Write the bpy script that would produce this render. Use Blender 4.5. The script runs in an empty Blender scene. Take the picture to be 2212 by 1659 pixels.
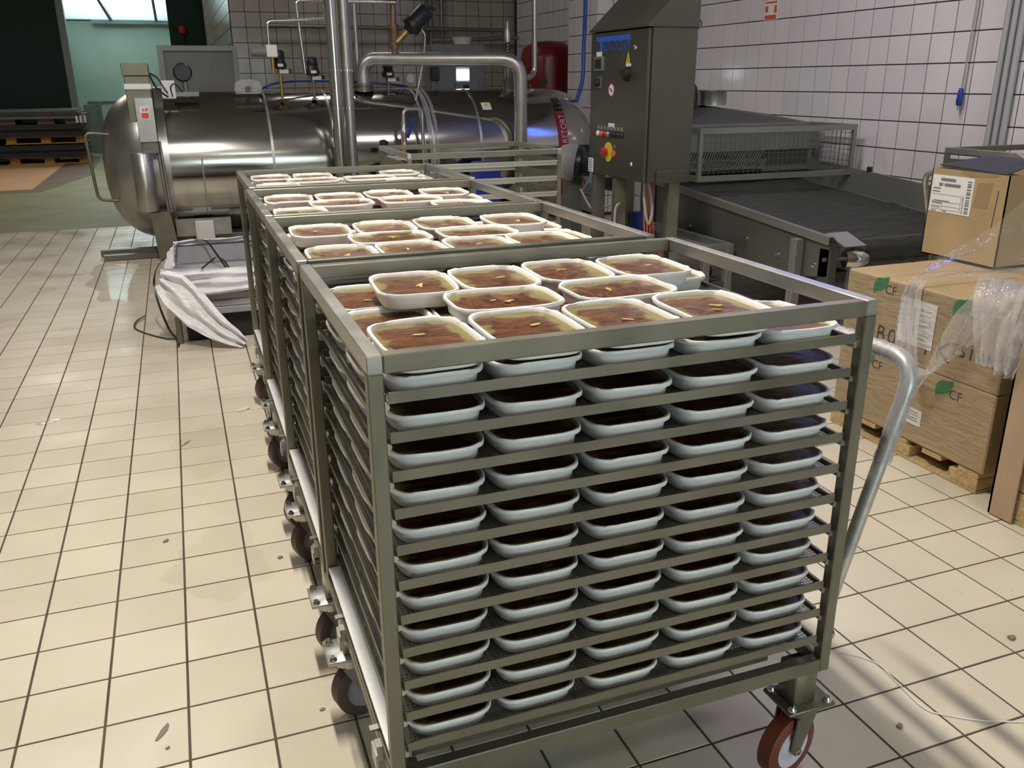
import bpy, bmesh, math, random
from mathutils import Vector, Matrix, noise

random.seed(7)
SC = bpy.context.scene
COL = SC.collection
PI = math.pi

# ------------------------------------------------------------------ camera
PITCH, ROLL, YAW = 0.336762611, -0.006552551, 0.356345217
FOC, CAM = 1869.3652, Vector((0.548967, -2.035308, 1.537222))
_f = Vector((math.sin(YAW)*math.cos(PITCH), math.cos(YAW)*math.cos(PITCH), -math.sin(PITCH)))
_r0 = Vector((math.cos(YAW), -math.sin(YAW), 0))
_u0 = _r0.cross(_f)
_r = math.cos(ROLL)*_r0 + math.sin(ROLL)*_u0
_u = -math.sin(ROLL)*_r0 + math.cos(ROLL)*_u0
cd = bpy.data.cameras.new('camera')
cd.sensor_fit = 'HORIZONTAL'
cd.sensor_width = 36.0
cd.lens = FOC/2212*36.0
cd.clip_start = 0.05
cd.clip_end = 200
cam = bpy.data.objects.new('camera', cd)
COL.objects.link(cam)
cam.matrix_world = Matrix(((_r.x, _u.x, -_f.x, CAM.x), (_r.y, _u.y, -_f.y, CAM.y), (_r.z, _u.z, -_f.z, CAM.z), (0, 0, 0, 1)))
SC.camera = cam

# ------------------------------------------------------------------ exposure, world
SC.view_settings.view_transform = 'Standard'
SC.view_settings.look = 'None'
SC.view_settings.gamma = 1.0
SC.view_settings.use_curve_mapping = False
SC.view_settings.exposure = 0.0
cy = SC.cycles
cy.max_bounces, cy.diffuse_bounces, cy.glossy_bounces, cy.transmission_bounces, cy.transparent_max_bounces = 5, 3, 3, 3, 8
cy.caustics_reflective = cy.caustics_refractive = False
cy.use_adaptive_sampling, cy.adaptive_threshold = True, 0.05
cy.sample_clamp_indirect = 6.0
W = bpy.data.worlds.new('world')
SC.world = W
W.use_nodes = True
W.node_tree.nodes['Background'].inputs[0].default_value = (0.75, 0.80, 0.72, 1)
W.node_tree.nodes['Background'].inputs[1].default_value = 0.02

# ------------------------------------------------------------------ lamps of the hall (fixtures are built further down)
LAMPS = [  # x, y, size x, size y, power, colour
    (0.70, 0.55, 0.12, 1.20, 168, (1.0, 0.94, 0.84)),
    (3.6, 2.2, 1.2, 0.30, 36, (1.0, 0.90, 0.96)),
    (1.9, -3.9, 1.2, 0.30, 10, (1.0, 0.96, 0.80)),
    (-1.5, -0.6, 1.2, 0.30, 9, (1.0, 0.92, 0.80)),
    (-0.6, 5.2, 1.2, 0.30, 45, (1.0, 0.96, 0.92)),
    (2.6, 9.3, 1.2, 0.30, 4, (1.0, 0.92, 0.84)),
    (-1.8, 14.0, 1.2, 0.30, 60, (1.0, 0.95, 0.75)),
]
LAMP_Z = 4.30


def area(name, loc, sx, sy, power, col, rot=(0, 0, 0)):
    l = bpy.data.lights.new(name, 'AREA')
    l.shape = 'RECTANGLE'
    l.size, l.size_y, l.energy, l.color = sx, sy, power, col
    o = bpy.data.objects.new(name, l)
    COL.objects.link(o)
    o.location = loc
    o.rotation_euler = rot
    return o


for lx, ly, sx, sy, pw, lc in LAMPS:
    area('hall_lamp', (lx, ly, LAMP_Z-0.03), sx, sy, pw, lc)
area('porch_daylight', (-0.4, 21.2, 4.4), 2.6, 1.4, 330, (1.0, 1.0, 0.94))
area('added_fill_light', (2.3, -5.42, 1.75), 2.6, 1.5, 108, (1.0, 0.96, 0.945), (-PI/2, 0, 0))  # fill light added behind the camera to brighten upright faces

# ------------------------------------------------------------------ materials
MATS = {}


def mat(name, col, rough=0.5, metal=0.0, var=0.0, scale=8.0, bump=0.0, bscale=60.0, rvar=0.0, col2=None, stretch=None, world=False, spec=0.5, emit=None, detail=4.0):
    m = bpy.data.materials.new(name)
    MATS[name] = m
    m.use_nodes = True
    nt = m.node_tree
    N, L = nt.nodes, nt.links
    b = N['Principled BSDF']
    b.inputs['Base Color'].default_value = (*col, 1)
    b.inputs['Roughness'].default_value = rough
    b.inputs['Metallic'].default_value = metal
    b.inputs['Specular IOR Level'].default_value = spec
    if emit:
        b.inputs['Emission Color'].default_value = (*emit[0], 1)
        b.inputs['Emission Strength'].default_value = emit[1]
    if var or bump or rvar or col2:
        if world:
            g = N.new('ShaderNodeNewGeometry'); src = g.outputs['Position']
        else:
            g = N.new('ShaderNodeTexCoord'); src = g.outputs['Object']
        mp = N.new('ShaderNodeMapping')
        L.new(src, mp.inputs[0])
        if stretch:
            mp.inputs['Scale'].default_value = stretch
        oi = N.new('ShaderNodeObjectInfo')
        ad = N.new('ShaderNodeVectorMath'); ad.operation = 'ADD'
        ml = N.new('ShaderNodeMath'); ml.operation = 'MULTIPLY'; ml.inputs[1].default_value = 0.0 if world else 37.0
        L.new(oi.outputs['Random'], ml.inputs[0])
        L.new(mp.outputs[0], ad.inputs[0]); L.new(ml.outputs[0], ad.inputs[1])
        n = N.new('ShaderNodeTexNoise')
        n.inputs['Scale'].default_value = scale
        n.inputs['Detail'].default_value = detail
        L.new(ad.outputs[0], n.inputs['Vector'])
        if var or col2:
            cr = N.new('ShaderNodeValToRGB')
            c2 = col2 if col2 else tuple(min(1, c*(1+var)) for c in col)
            c1 = col if col2 else tuple(c*(1-var) for c in col)
            cr.color_ramp.elements[0].position = 0.33
            cr.color_ramp.elements[1].position = 0.67
            cr.color_ramp.elements[0].color = (*c1, 1)
            cr.color_ramp.elements[1].color = (*c2, 1)
            L.new(n.outputs['Fac'], cr.inputs[0])
            L.new(cr.outputs[0], b.inputs['Base Color'])
        if rvar:
            mr = N.new('ShaderNodeMapRange')
            mr.inputs['From Min'].default_value = 0.3; mr.inputs['From Max'].default_value = 0.7
            mr.inputs['To Min'].default_value = max(0.02, rough-rvar); mr.inputs['To Max'].default_value = min(1, rough+rvar)
            L.new(n.outputs['Fac'], mr.inputs[0]); L.new(mr.outputs[0], b.inputs['Roughness'])
        if bump:
            n2 = N.new('ShaderNodeTexNoise'); n2.inputs['Scale'].default_value = bscale; n2.inputs['Detail'].default_value = 3
            L.new(ad.outputs[0], n2.inputs['Vector'])
            bp = N.new('ShaderNodeBump'); bp.inputs['Strength'].default_value = bump; bp.inputs['Distance'].default_value = 0.01
            L.new(n2.outputs['Fac'], bp.inputs['Height']); L.new(bp.outputs[0], b.inputs['Normal'])
    return m


mat('steel', (0.23, 0.216, 0.172), 0.44, 0.75, var=0.10, scale=9, rvar=0.08)
mat('steel_light', (0.50, 0.49, 0.46), 0.38, 0.88, var=0.08, scale=9, rvar=0.06)
mat('steel_pale', (0.60, 0.585, 0.52), 0.40, 0.6, var=0.05, scale=9)
mat('steel_dark', (0.22, 0.22, 0.20), 0.45, 0.7, var=0.15, scale=6)
mat('steel_cabinet', (0.12, 0.115, 0.095), 0.36, 0.75, var=0.06, scale=3, rvar=0.05)
mat('steel_polished', (0.50, 0.49, 0.46), 0.15, 1.0, var=0.05, scale=2.5, rvar=0.05, stretch=(0.4, 3, 3))
mat('steel_satin', (0.50, 0.49, 0.47), 0.34, 0.95, var=0.08, scale=5)
mat('blue_dull', (0.04, 0.05, 0.10), 0.3, 0.4)
mat('sky_glow', (0.1, 0.2, 1.0), 0.4, emit=((0.08, 0.20, 1.0), 7.0))
mat('steel_pipe', (0.62, 0.61, 0.57), 0.22, 1.0, var=0.05, scale=5)
mat('galvanised', (0.55, 0.55, 0.54), 0.40, 0.85, var=0.18, scale=30)
mat('ledge_plate', (0.80, 0.80, 0.80), 0.45, 0.25, var=0.06, scale=14)
mat('tray_white', (0.90, 0.89, 0.88), 0.34, 0.0, var=0.03, scale=30)
mat('black_plastic', (0.016, 0.017, 0.018), 0.4, 0)
mat('dark_rubber', (0.02, 0.02, 0.02), 0.6, 0)
mat('tyre', (0.17, 0.045, 0.028), 0.45, 0, var=0.15, scale=20)
mat('hub_worn', (0.27, 0.25, 0.28), 0.5, 0, var=0.1, scale=20)
mat('tyre_worn', (0.09, 0.055, 0.05), 0.55, 0, var=0.2, scale=20)
mat('hub', (0.60, 0.58, 0.68), 0.4, 0, var=0.08, scale=10)
mat('blue_plastic', (0.02, 0.04, 0.30), 0.35)
mat('blue_print', (0.03, 0.11, 0.62), 0.5)
mat('blue_hose', (0.02, 0.07, 0.35), 0.35)
mat('blue_paint', (0.10, 0.25, 0.38), 0.35, 0.1)
mat('brass', (0.45, 0.30, 0.12), 0.35, 0.8, var=0.2, scale=30)
mat('bronze', (0.25, 0.16, 0.10), 0.45, 0.6, var=0.2, scale=30)
mat('red_paint', (0.16, 0.012, 0.012), 0.3, 0, var=0.08, scale=4)
mat('red_band', (0.28, 0.012, 0.02), 0.35)
mat('red_button', (0.45, 0.02, 0.015), 0.35)
mat('orange_button', (0.75, 0.16, 0.02), 0.35)
mat('yellow', (0.75, 0.62, 0.03), 0.45)
mat('white_label', (0.82, 0.80, 0.80), 0.6, var=0.02, scale=20)
mat('white_paint', (0.78, 0.78, 0.76), 0.45)
mat('ink', (0.012, 0.012, 0.014), 0.7)
mat('grey_ink', (0.20, 0.20, 0.22), 0.7)
mat('green_ink', (0.02, 0.20, 0.06), 0.7, var=0.2, scale=20)
mat('red_ink', (0.70, 0.10, 0.07), 0.7)
mat('grey_paint', (0.20, 0.19, 0.175), 0.5, 0.1, var=0.05)
mat('frame_grey', (0.30, 0.29, 0.27), 0.5, 0.2)
mat('motor_black', (0.02, 0.022, 0.026), 0.35, 0.3)
mat('chrome', (0.75, 0.75, 0.75), 0.12, 1.0)
mat('kraft', (0.43, 0.31, 0.165), 0.75, var=0.09, scale=4, bump=0.05, bscale=90)
mat('kraft_dark', (0.34, 0.235, 0.12), 0.8, var=0.10, scale=5)
mat('kraft_pink', (0.45, 0.31, 0.20), 0.75, var=0.08, scale=4)
mat('wood', (0.46, 0.33, 0.16), 0.75, var=0.22, scale=9, stretch=(1, 8, 8))
mat('wood_orange', (0.48, 0.26, 0.08), 0.75, var=0.2, scale=9)
mat('dark_board', (0.03, 0.032, 0.042), 0.6, var=0.3, scale=5)
mat('grout', (0.085, 0.065, 0.047), 0.9, var=0.25, scale=7, world=True)
mat('grout_wall', (0.055, 0.045, 0.05), 0.9, world=True)
mat('green_floor', (0.26, 0.26, 0.12), 0.6, var=0.12, scale=1.5, world=True)
mat('peach_floor', (0.62, 0.36, 0.20), 0.6, var=0.08, scale=1.5, world=True)
mat('brown_floor', (0.18, 0.12, 0.085), 0.7, var=0.12, scale=2, world=True)
mat('ceiling_white', (0.34, 0.335, 0.32), 0.9)
mat('wall_plain', (0.58, 0.55, 0.50), 0.85, var=0.04, scale=1.5)
mat('dark_green', (0.008, 0.034, 0.026), 0.7, var=0.15, scale=1.2)
mat('pale_green', (0.44, 0.54, 0.46), 0.7, var=0.06, scale=1.0)
mat('pale_canopy', (0.62, 0.80, 0.82), 0.5)
mat('jamb_pale', (0.42, 0.41, 0.43), 0.5)
mat('jamb_grey', (0.30, 0.36, 0.36), 0.6)
mat('screen', (0.8, 0.9, 1.0), 0.3, emit=((0.80, 0.93, 1.0), 9.0))
mat('lamp_glow', (1, 1, 1), 0.4, emit=((1.0, 0.96, 0.88), 10.0))
mat('panel_grey', (0.17, 0.175, 0.19), 0.45, 0.2, var=0.05)
mat('sheet_grey', (0.42, 0.42, 0.45), 0.45, 0.2, var=0.06, scale=5)
mat('white_film', (0.80, 0.79, 0.82), 0.32, var=0.05, scale=8, bump=0.6, bscale=30, stretch=(1, 1, 4))
mat('strap', (0.012, 0.012, 0.012), 0.35)
mat('belt', (0.15, 0.15, 0.135), 0.5, 0.5, var=0.25, scale=10, stretch=(0.6, 6, 1))
mat('machine_grey', (0.30, 0.30, 0.28), 0.42, 0.6, var=0.08, scale=3)
mat('machine_panel', (0.19, 0.185, 0.165), 0.42, 0.6, var=0.12, scale=3)
mat('machine_dark', (0.10, 0.10, 0.095), 0.5, 0.5, var=0.1, scale=4)
mat('wet_dark', (0.10, 0.09, 0.07), 0.1)
mat('garlic', (0.66, 0.52, 0.20), 0.45, var=0.1, scale=60)
mat('salami_red', (0.20, 0.03, 0.02), 0.5)
mat('orange_wire', (0.55, 0.14, 0.06), 0.5)
mat('grey_wire', (0.38, 0.37, 0.33), 0.5)
mat('debris_mat', (0.22, 0.19, 0.15), 0.6)
mat('crumb_mat', (0.72, 0.68, 0.50), 0.6)


def node_mat(name):
    m = bpy.data.materials.new(name)
    MATS[name] = m
    m.use_nodes = True
    nt = m.node_tree
    nt.nodes.clear()
    out = nt.nodes.new('ShaderNodeOutputMaterial')
    return m, nt.nodes, nt.links, out


def film_material(name, tint, gloss, milky, rough, bump, bscale, stretch=(1, 1, 1), kf=0.55):
    """thin clear plastic: transparent, with a glossy coat and a little milkiness"""
    m, N, L, out = node_mat(name)
    tr = N.new('ShaderNodeBsdfTransparent'); tr.inputs[0].default_value = (*tint, 1)
    gl = N.new('ShaderNodeBsdfGlossy'); gl.inputs['Roughness'].default_value = rough
    gl.inputs[0].default_value = (1, 1, 1, 1)
    df = N.new('ShaderNodeBsdfDiffuse'); df.inputs[0].default_value = (0.85, 0.83, 0.84, 1)
    lw = N.new('ShaderNodeLayerWeight'); lw.inputs['Blend'].default_value = gloss
    m1 = N.new('ShaderNodeMixShader'); m1.inputs[0].default_value = milky
    m2 = N.new('ShaderNodeMixShader')
    tc = N.new('ShaderNodeTexCoord'); mp = N.new('ShaderNodeMapping'); mp.inputs['Scale'].default_value = stretch
    oi = N.new('ShaderNodeObjectInfo')
    mu = N.new('ShaderNodeMath'); mu.operation = 'MULTIPLY'; mu.inputs[1].default_value = 51
    ad = N.new('ShaderNodeVectorMath')
    L.new(tc.outputs['Object'], mp.inputs[0]); L.new(oi.outputs['Random'], mu.inputs[0])
    L.new(mp.outputs[0], ad.inputs[0]); L.new(mu.outputs[0], ad.inputs[1])
    no = N.new('ShaderNodeTexNoise'); no.inputs['Scale'].default_value = bscale; no.inputs['Detail'].default_value = 3
    L.new(ad.outputs[0], no.inputs['Vector'])
    bp = N.new('ShaderNodeBump'); bp.inputs['Strength'].default_value = bump; bp.inputs['Distance'].default_value = 0.02
    L.new(no.outputs['Fac'], bp.inputs['Height'])
    L.new(bp.outputs[0], gl.inputs['Normal']); L.new(bp.outputs[0], lw.inputs['Normal'])
    L.new(tr.outputs[0], m1.inputs[1]); L.new(df.outputs[0], m1.inputs[2])
    mk = N.new('ShaderNodeMath'); mk.operation = 'MULTIPLY'; mk.inputs[1].default_value = kf
    L.new(lw.outputs['Fresnel'], mk.inputs[0]); L.new(mk.outputs[0], m2.inputs[0])
    L.new(m1.outputs[0], m2.inputs[1]); L.new(gl.outputs[0], m2.inputs[2])
    L.new(m2.outputs[0], out.inputs[0])
    return m


film_material('lid_film', (0.98, 0.97, 0.95), 0.09, 0.0, 0.03, 0.20, 30, (1, 3, 1), 0.42)
film_material('stretch_film', (0.98, 0.98, 0.97), 0.13, 0.06, 0.09, 0.6, 16, (1, 1, 4))
film_material('crumpled_film', (0.97, 0.96, 0.97), 0.22, 0.28, 0.14, 0.8, 24, (3, 3, 1))
film_material('jug_plastic', (0.90, 0.89, 0.87), 0.25, 0.18, 0.25, 0.1, 10)


m, N, L, out = node_mat('canopy_sheet')
_d = N.new('ShaderNodeBsdfDiffuse'); _d.inputs[0].default_value = (0.66, 0.76, 0.78, 1)
_t = N.new('ShaderNodeBsdfTranslucent'); _t.inputs[0].default_value = (0.72, 0.84, 0.86, 1)
_m = N.new('ShaderNodeMixShader'); _m.inputs[0].default_value = 0.6
L.new(_d.outputs[0], _m.inputs[1]); L.new(_t.outputs[0], _m.inputs[2]); L.new(_m.outputs[0], out.inputs[0])


def tile_material(name, c1, c2, size, off, rough, stain=None, wet=False):
    """glazed tile; each tile gets a slightly different tone from its grid cell"""
    m, N, L, out = node_mat(name)
    b = N.new('ShaderNodeBsdfPrincipled')
    L.new(b.outputs[0], out.inputs[0])
    g = N.new('ShaderNodeNewGeometry')
    a = N.new('ShaderNodeVectorMath'); a.operation = 'SUBTRACT'; a.inputs[1].default_value = off
    s = N.new('ShaderNodeVectorMath'); s.operation = 'SCALE'; s.inputs['Scale'].default_value = 1/size
    fl = N.new('ShaderNodeVectorMath'); fl.operation = 'FLOOR'
    wn = N.new('ShaderNodeTexWhiteNoise')
    L.new(g.outputs['Position'], a.inputs[0]); L.new(a.outputs[0], s.inputs[0]); L.new(s.outputs[0], fl.inputs[0]); L.new(fl.outputs[0], wn.inputs['Vector'])
    no = N.new('ShaderNodeTexNoise'); no.inputs['Scale'].default_value = 3.0; no.inputs['Detail'].default_value = 5
    L.new(g.outputs['Position'], no.inputs['Vector'])
    mx = N.new('ShaderNodeMath'); mx.operation = 'MULTIPLY_ADD'; mx.inputs[1].default_value = 0.45
    L.new(wn.outputs['Value'], mx.inputs[0]); L.new(no.outputs['Fac'], mx.inputs[2])
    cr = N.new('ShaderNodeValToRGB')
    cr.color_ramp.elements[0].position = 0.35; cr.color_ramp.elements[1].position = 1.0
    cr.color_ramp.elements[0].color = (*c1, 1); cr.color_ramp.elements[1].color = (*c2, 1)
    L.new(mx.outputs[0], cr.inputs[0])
    colout = cr.outputs[0]
    if stain:
        n2 = N.new('ShaderNodeTexNoise'); n2.inputs['Scale'].default_value = 1.7; n2.inputs['Detail'].default_value = 7; n2.inputs['Roughness'].default_value = 0.7
        L.new(g.outputs['Position'], n2.inputs['Vector'])
        r2 = N.new('ShaderNodeValToRGB'); r2.color_ramp.elements[0].position = 0.56; r2.color_ramp.elements[1].position = 0.78
        L.new(n2.outputs['Fac'], r2.inputs[0])
        mc = N.new('ShaderNodeMixRGB'); mc.inputs[2].default_value = (*stain, 1)
        hm = N.new('ShaderNodeMath'); hm.operation = 'MULTIPLY'; hm.inputs[1].default_value = 0.16
        L.new(r2.outputs[0], hm.inputs[0]); L.new(hm.outputs[0], mc.inputs[0]); L.new(colout, mc.inputs[1])
        colout = mc.outputs[0]
    L.new(colout, b.inputs['Base Color'])
    b.inputs['Roughness'].default_value = rough
    if wet:
        n3 = N.new('ShaderNodeTexNoise'); n3.inputs['Scale'].default_value = 2.2; n3.inputs['Detail'].default_value = 6
        L.new(g.outputs['Position'], n3.inputs['Vector'])
        r3 = N.new('ShaderNodeMapRange'); r3.inputs['From Min'].default_value = 0.30; r3.inputs['From Max'].default_value = 0.70
        r3.inputs['To Min'].default_value = rough+0.08; r3.inputs['To Max'].default_value = rough-0.16
        L.new(n3.outputs['Fac'], r3.inputs[0]); L.new(r3.outputs[0], b.inputs['Roughness'])
    return m


tile_material('floor_tile', (0.57, 0.50, 0.39), (0.68, 0.61, 0.485), 0.2, (0, 0, 0), 0.40, stain=(0.45, 0.39, 0.29), wet=True)
tile_material('wall_tile_right', (0.72, 0.68, 0.72), (0.80, 0.76, 0.79), 0.2, (0, 0.075, 0.035), 0.14)
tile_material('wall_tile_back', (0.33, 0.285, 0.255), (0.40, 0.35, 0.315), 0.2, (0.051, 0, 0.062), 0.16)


def perforated():
    m, N, L, out = node_mat('perforated')
    b = N.new('ShaderNodeBsdfPrincipled')
    b.inputs['Base Color'].default_value = (0.34, 0.335, 0.31, 1); b.inputs['Metallic'].default_value = 0.8; b.inputs['Roughness'].default_value = 0.42
    tr = N.new('ShaderNodeBsdfTransparent')
    tc = N.new('ShaderNodeTexCoord')
    sc = N.new('ShaderNodeVectorMath'); sc.operation = 'SCALE'; sc.inputs['Scale'].default_value = 1/0.0085
    fr = N.new('ShaderNodeVectorMath'); fr.operation = 'FRACTION'
    sb = N.new('ShaderNodeVectorMath'); sb.operation = 'SUBTRACT'; sb.inputs[1].default_value = (0.5, 0.5, 0)
    mm = N.new('ShaderNodeVectorMath'); mm.operation = 'MULTIPLY'; mm.inputs[1].default_value = (1, 1, 0)
    ln = N.new('ShaderNodeVectorMath'); ln.operation = 'LENGTH'
    lt = N.new('ShaderNodeMath'); lt.operation = 'LESS_THAN'; lt.inputs[1].default_value = 0.34
    L.new(tc.outputs['Object'], sc.inputs[0]); L.new(sc.outputs[0], fr.inputs[0]); L.new(fr.outputs[0], sb.inputs[0])
    L.new(sb.outputs[0], mm.inputs[0]); L.new(mm.outputs[0], ln.inputs[0]); L.new(ln.outputs['Value'], lt.inputs[0])
    mx = N.new('ShaderNodeMixShader')
    L.new(lt.outputs[0], mx.inputs[0]); L.new(b.outputs[0], mx.inputs[1]); L.new(tr.outputs[0], mx.inputs[2])
    L.new(mx.outputs[0], out.inputs[0])


perforated()


def food_material():
    """brown meat under a skin of olive oil: fibres in the middle, yellow oil towards the tray's wall"""
    m, N, L, out = node_mat('food')
    b = N.new('ShaderNodeBsdfPrincipled')
    L.new(b.outputs[0], out.inputs[0])
    b.inputs['Roughness'].default_value = 0.33
    tc = N.new('ShaderNodeTexCoord'); oi = N.new('ShaderNodeObjectInfo')
    mu = N.new('ShaderNodeMath'); mu.operation = 'MULTIPLY'; mu.inputs[1].default_value = 90
    L.new(oi.outputs['Random'], mu.inputs[0])
    ad = N.new('ShaderNodeVectorMath')
    L.new(tc.outputs['Object'], ad.inputs[0]); L.new(mu.outputs[0], ad.inputs[1])
    mp = N.new('ShaderNodeMapping'); mp.inputs['Scale'].default_value = (16, 60, 20)
    L.new(ad.outputs[0], mp.inputs[0])
    no = N.new('ShaderNodeTexNoise'); no.inputs['Scale'].default_value = 1.0; no.inputs['Detail'].default_value = 6; no.inputs['Distortion'].default_value = 1.2
    L.new(mp.outputs[0], no.inputs['Vector'])
    cr = N.new('ShaderNodeValToRGB')
    e = cr.color_ramp.elements
    e[0].position = 0.36; e[0].color = (0.050, 0.014, 0.0035, 1)
    e[1].position = 0.64; e[1].color = (0.185, 0.062, 0.015, 1)
    k = e.new(0.5); k.color = (0.108, 0.032, 0.008, 1)
    L.new(no.outputs['Fac'], cr.inputs[0])
    # ring towards the wall
    dv = N.new('ShaderNodeVectorMath'); dv.operation = 'MULTIPLY'; dv.inputs[1].default_value = (1/0.072, 1/0.100, 0)
    L.new(tc.outputs['Object'], dv.inputs[0])
    ab = N.new('ShaderNodeVectorMath'); ab.operation = 'ABSOLUTE'
    L.new(dv.outputs[0], ab.inputs[0])
    sx = N.new('ShaderNodeSeparateXYZ'); L.new(ab.outputs[0], sx.inputs[0])
    mxx = N.new('ShaderNodeMath'); mxx.operation = 'SMOOTH_MAX'; mxx.inputs[2].default_value = 0.25
    L.new(sx.outputs[0], mxx.inputs[0]); L.new(sx.outputs[1], mxx.inputs[1])
    n2 = N.new('ShaderNodeTexNoise'); n2.inputs['Scale'].default_value = 17; n2.inputs['Detail'].default_value = 4
    L.new(ad.outputs[0], n2.inputs['Vector'])
    ma = N.new('ShaderNodeMath'); ma.operation = 'MULTIPLY_ADD'; ma.inputs[1].default_value = 1.5
    L.new(n2.outputs['Fac'], ma.inputs[0]); L.new(mxx.outputs[0], ma.inputs[2])
    rr = N.new('ShaderNodeMapRange'); rr.inputs['From Min'].default_value = 1.57; rr.inputs['From Max'].default_value = 1.70
    L.new(ma.outputs[0], rr.inputs[0])
    oil = N.new('ShaderNodeMixRGB')
    oil.inputs[2].default_value = (0.23, 0.19, 0.055, 1)
    L.new(rr.outputs[0], oil.inputs[0]); L.new(cr.outputs[0], oil.inputs[1])
    L.new(oil.outputs[0], b.inputs['Base Color'])
    bp = N.new('ShaderNodeBump'); bp.inputs['Strength'].default_value = 0.6; bp.inputs['Distance'].default_value = 0.004
    L.new(no.outputs['Fac'], bp.inputs['Height']); L.new(bp.outputs[0], b.inputs['Normal'])


food_material()


# ------------------------------------------------------------------ mesh helpers
class MB:
    """collects shapes in world coordinates; build() links them as one mesh object"""

    def __init__(self):
        self.v, self.f, self.s = [], [], []

    def add(self, vs, fs, smooth=False):
        o = len(self.v)
        self.v += [tuple(p) for p in vs]
        self.f += [tuple(i+o for i in q) for q in fs]
        self.s += [smooth]*len(fs)
        return self

    def box(self, x0, x1, y0, y1, z0, z1):
        vs = [(x, y, z) for z in (z0, z1) for y in (y0, y1) for x in (x0, x1)]
        return self.add(vs, [(0, 2, 3, 1), (4, 5, 7, 6), (0, 1, 5, 4), (2, 6, 7, 3), (0, 4, 6, 2), (1, 3, 7, 5)])

    def cbox(self, x0, x1, y0, y1, z0, z1, c=0.003):
        """box with chamfered edges"""
        bm = bmesh.new()
        bmesh.ops.create_cube(bm, size=1)
        for v in bm.verts:
            v.co = Vector(((x0+x1)/2+v.co.x*(x1-x0), (y0+y1)/2+v.co.y*(y1-y0), (z0+z1)/2+v.co.z*(z1-z0)))
        bmesh.ops.bevel(bm, geom=list(bm.edges), offset=c, segments=1, affect='EDGES')
        bm.verts.index_update()
        self.add([v.co for v in bm.verts], [[v.index for v in f.verts] for f in bm.faces])
        bm.free()
        return self

    def bar(self, a, b, w, h, up=(0, 0, 1)):
        """rectangular bar from a to b"""
        a, b = Vector(a), Vector(b)
        d = (b-a).normalized()
        s = d.cross(Vector(up))
        if s.length < 1e-4:
            s = Vector((1, 0, 0))
        s.normalize()
        t = s.cross(d)
        vs = []
        for p in (a, b):
            for i, j in ((-1, -1), (1, -1), (1, 1), (-1, 1)):
                vs.append(p+s*(w/2*i)+t*(h/2*j))
        return self.add(vs, [(0, 1, 2, 3)[::-1], (4, 5, 6, 7), (0, 1, 5, 4), (1, 2, 6, 5), (2, 3, 7, 6), (3, 0, 4, 7)])

    def cyl(self, a, b, r, n=16, r2=None, smooth=True, cap=True):
        return self.tube([a, b], r, n, r2=r2, cap=cap)

    def tube(self, path, r, n=10, r2=None, cap=True, rad=None):
        path = [Vector(p) for p in path]
        m = len(path)
        d0 = (path[1]-path[0]).normalized()
        ref = Vector((0, 0, 1)) if abs(d0.z) < 0.9 else Vector((1, 0, 0))
        s = d0.cross(ref).normalized()
        vs = []
        for i, p in enumerate(path):
            d = (path[min(i+1, m-1)]-path[max(i-1, 0)]).normalized()
            s = (s-d*s.dot(d)).normalized()
            t = d.cross(s)
            q = rad[i] if rad else (r if r2 is None else r+(r2-r)*i/(m-1))
            for k in range(n):
                a = 2*PI*k/n
                vs.append(p+s*(q*math.cos(a))+t*(q*math.sin(a)))
        fs = [(i*n+k, i*n+(k+1) % n, (i+1)*n+(k+1) % n, (i+1)*n+k) for i in range(m-1) for k in range(n)]
        self.add(vs, fs, True)
        if cap:
            o = len(self.v)-len(vs)
            self.f += [tuple(o+k for k in range(n))[::-1], tuple(o+(m-1)*n+k for k in range(n))]
            self.s += [False, False]
        return self

    def lathe(self, origin, axis, prof, n=32, smooth=True):
        """profile of (distance along axis, radius)"""
        o, ax = Vector(origin), Vector(axis).normalized()
        ref = Vector((0, 0, 1)) if abs(ax.z) < 0.9 else Vector((1, 0, 0))
        s = ax.cross(ref).normalized()
        t = ax.cross(s)
        vs = []
        for h, r in prof:
            for k in range(n):
                a = 2*PI*k/n
                vs.append(o+ax*h+s*(r*math.cos(a))+t*(r*math.sin(a)))
        m = len(prof)
        fs = [(i*n+k, i*n+(k+1) % n, (i+1)*n+(k+1) % n, (i+1)*n+k) for i in range(m-1) for k in range(n)]
        return self.add(vs, fs, smooth)

    def prism(self, poly, d):
        """closed polygon (list of 3-D points) extruded by vector d"""
        d = Vector(d)
        n = len(poly)
        vs = [Vector(p) for p in poly]+[Vector(p)+d for p in poly]
        return self.add(vs, [tuple(range(n))[::-1], tuple(range(n, 2*n))]+[(i, (i+1) % n, n+(i+1) % n, n+i) for i in range(n)])

    def grid(self, fn, nu, nv, smooth=True):
        vs = [fn(i/nu, j/nv) for j in range(nv+1) for i in range(nu+1)]
        w = nu+1
        return self.add(vs, [(j*w+i, j*w+i+1, (j+1)*w+i+1, (j+1)*w+i) for j in range(nv) for i in range(nu)], smooth)

    def mesh(self, name, m, off=(0, 0, 0)):
        me = bpy.data.meshes.new(name)
        ox, oy, oz = off
        me.from_pydata([(x-ox, y-oy, z-oz) for x, y, z in self.v], [], self.f)
        me.polygons.foreach_set('use_smooth', self.s)
        if any(self.s):
            me.set_sharp_from_angle(angle=math.radians(48))
        me.materials.append(MATS[m])
        me.update()
        return me

    def build(self, name, m, parent=None, **kw):
        off = wloc(parent) if parent else (0, 0, 0)
        o = link(name, self.mesh(name, m, off), parent)
        if parent is None and kw.get('at'):
            pass
        return o


WL = {}


def wloc(o):
    """world location of an (unrotated) parent"""
    p = Vector((0, 0, 0))
    while o is not None:
        p = p+o.location
        o = o.parent
    return p


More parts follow.
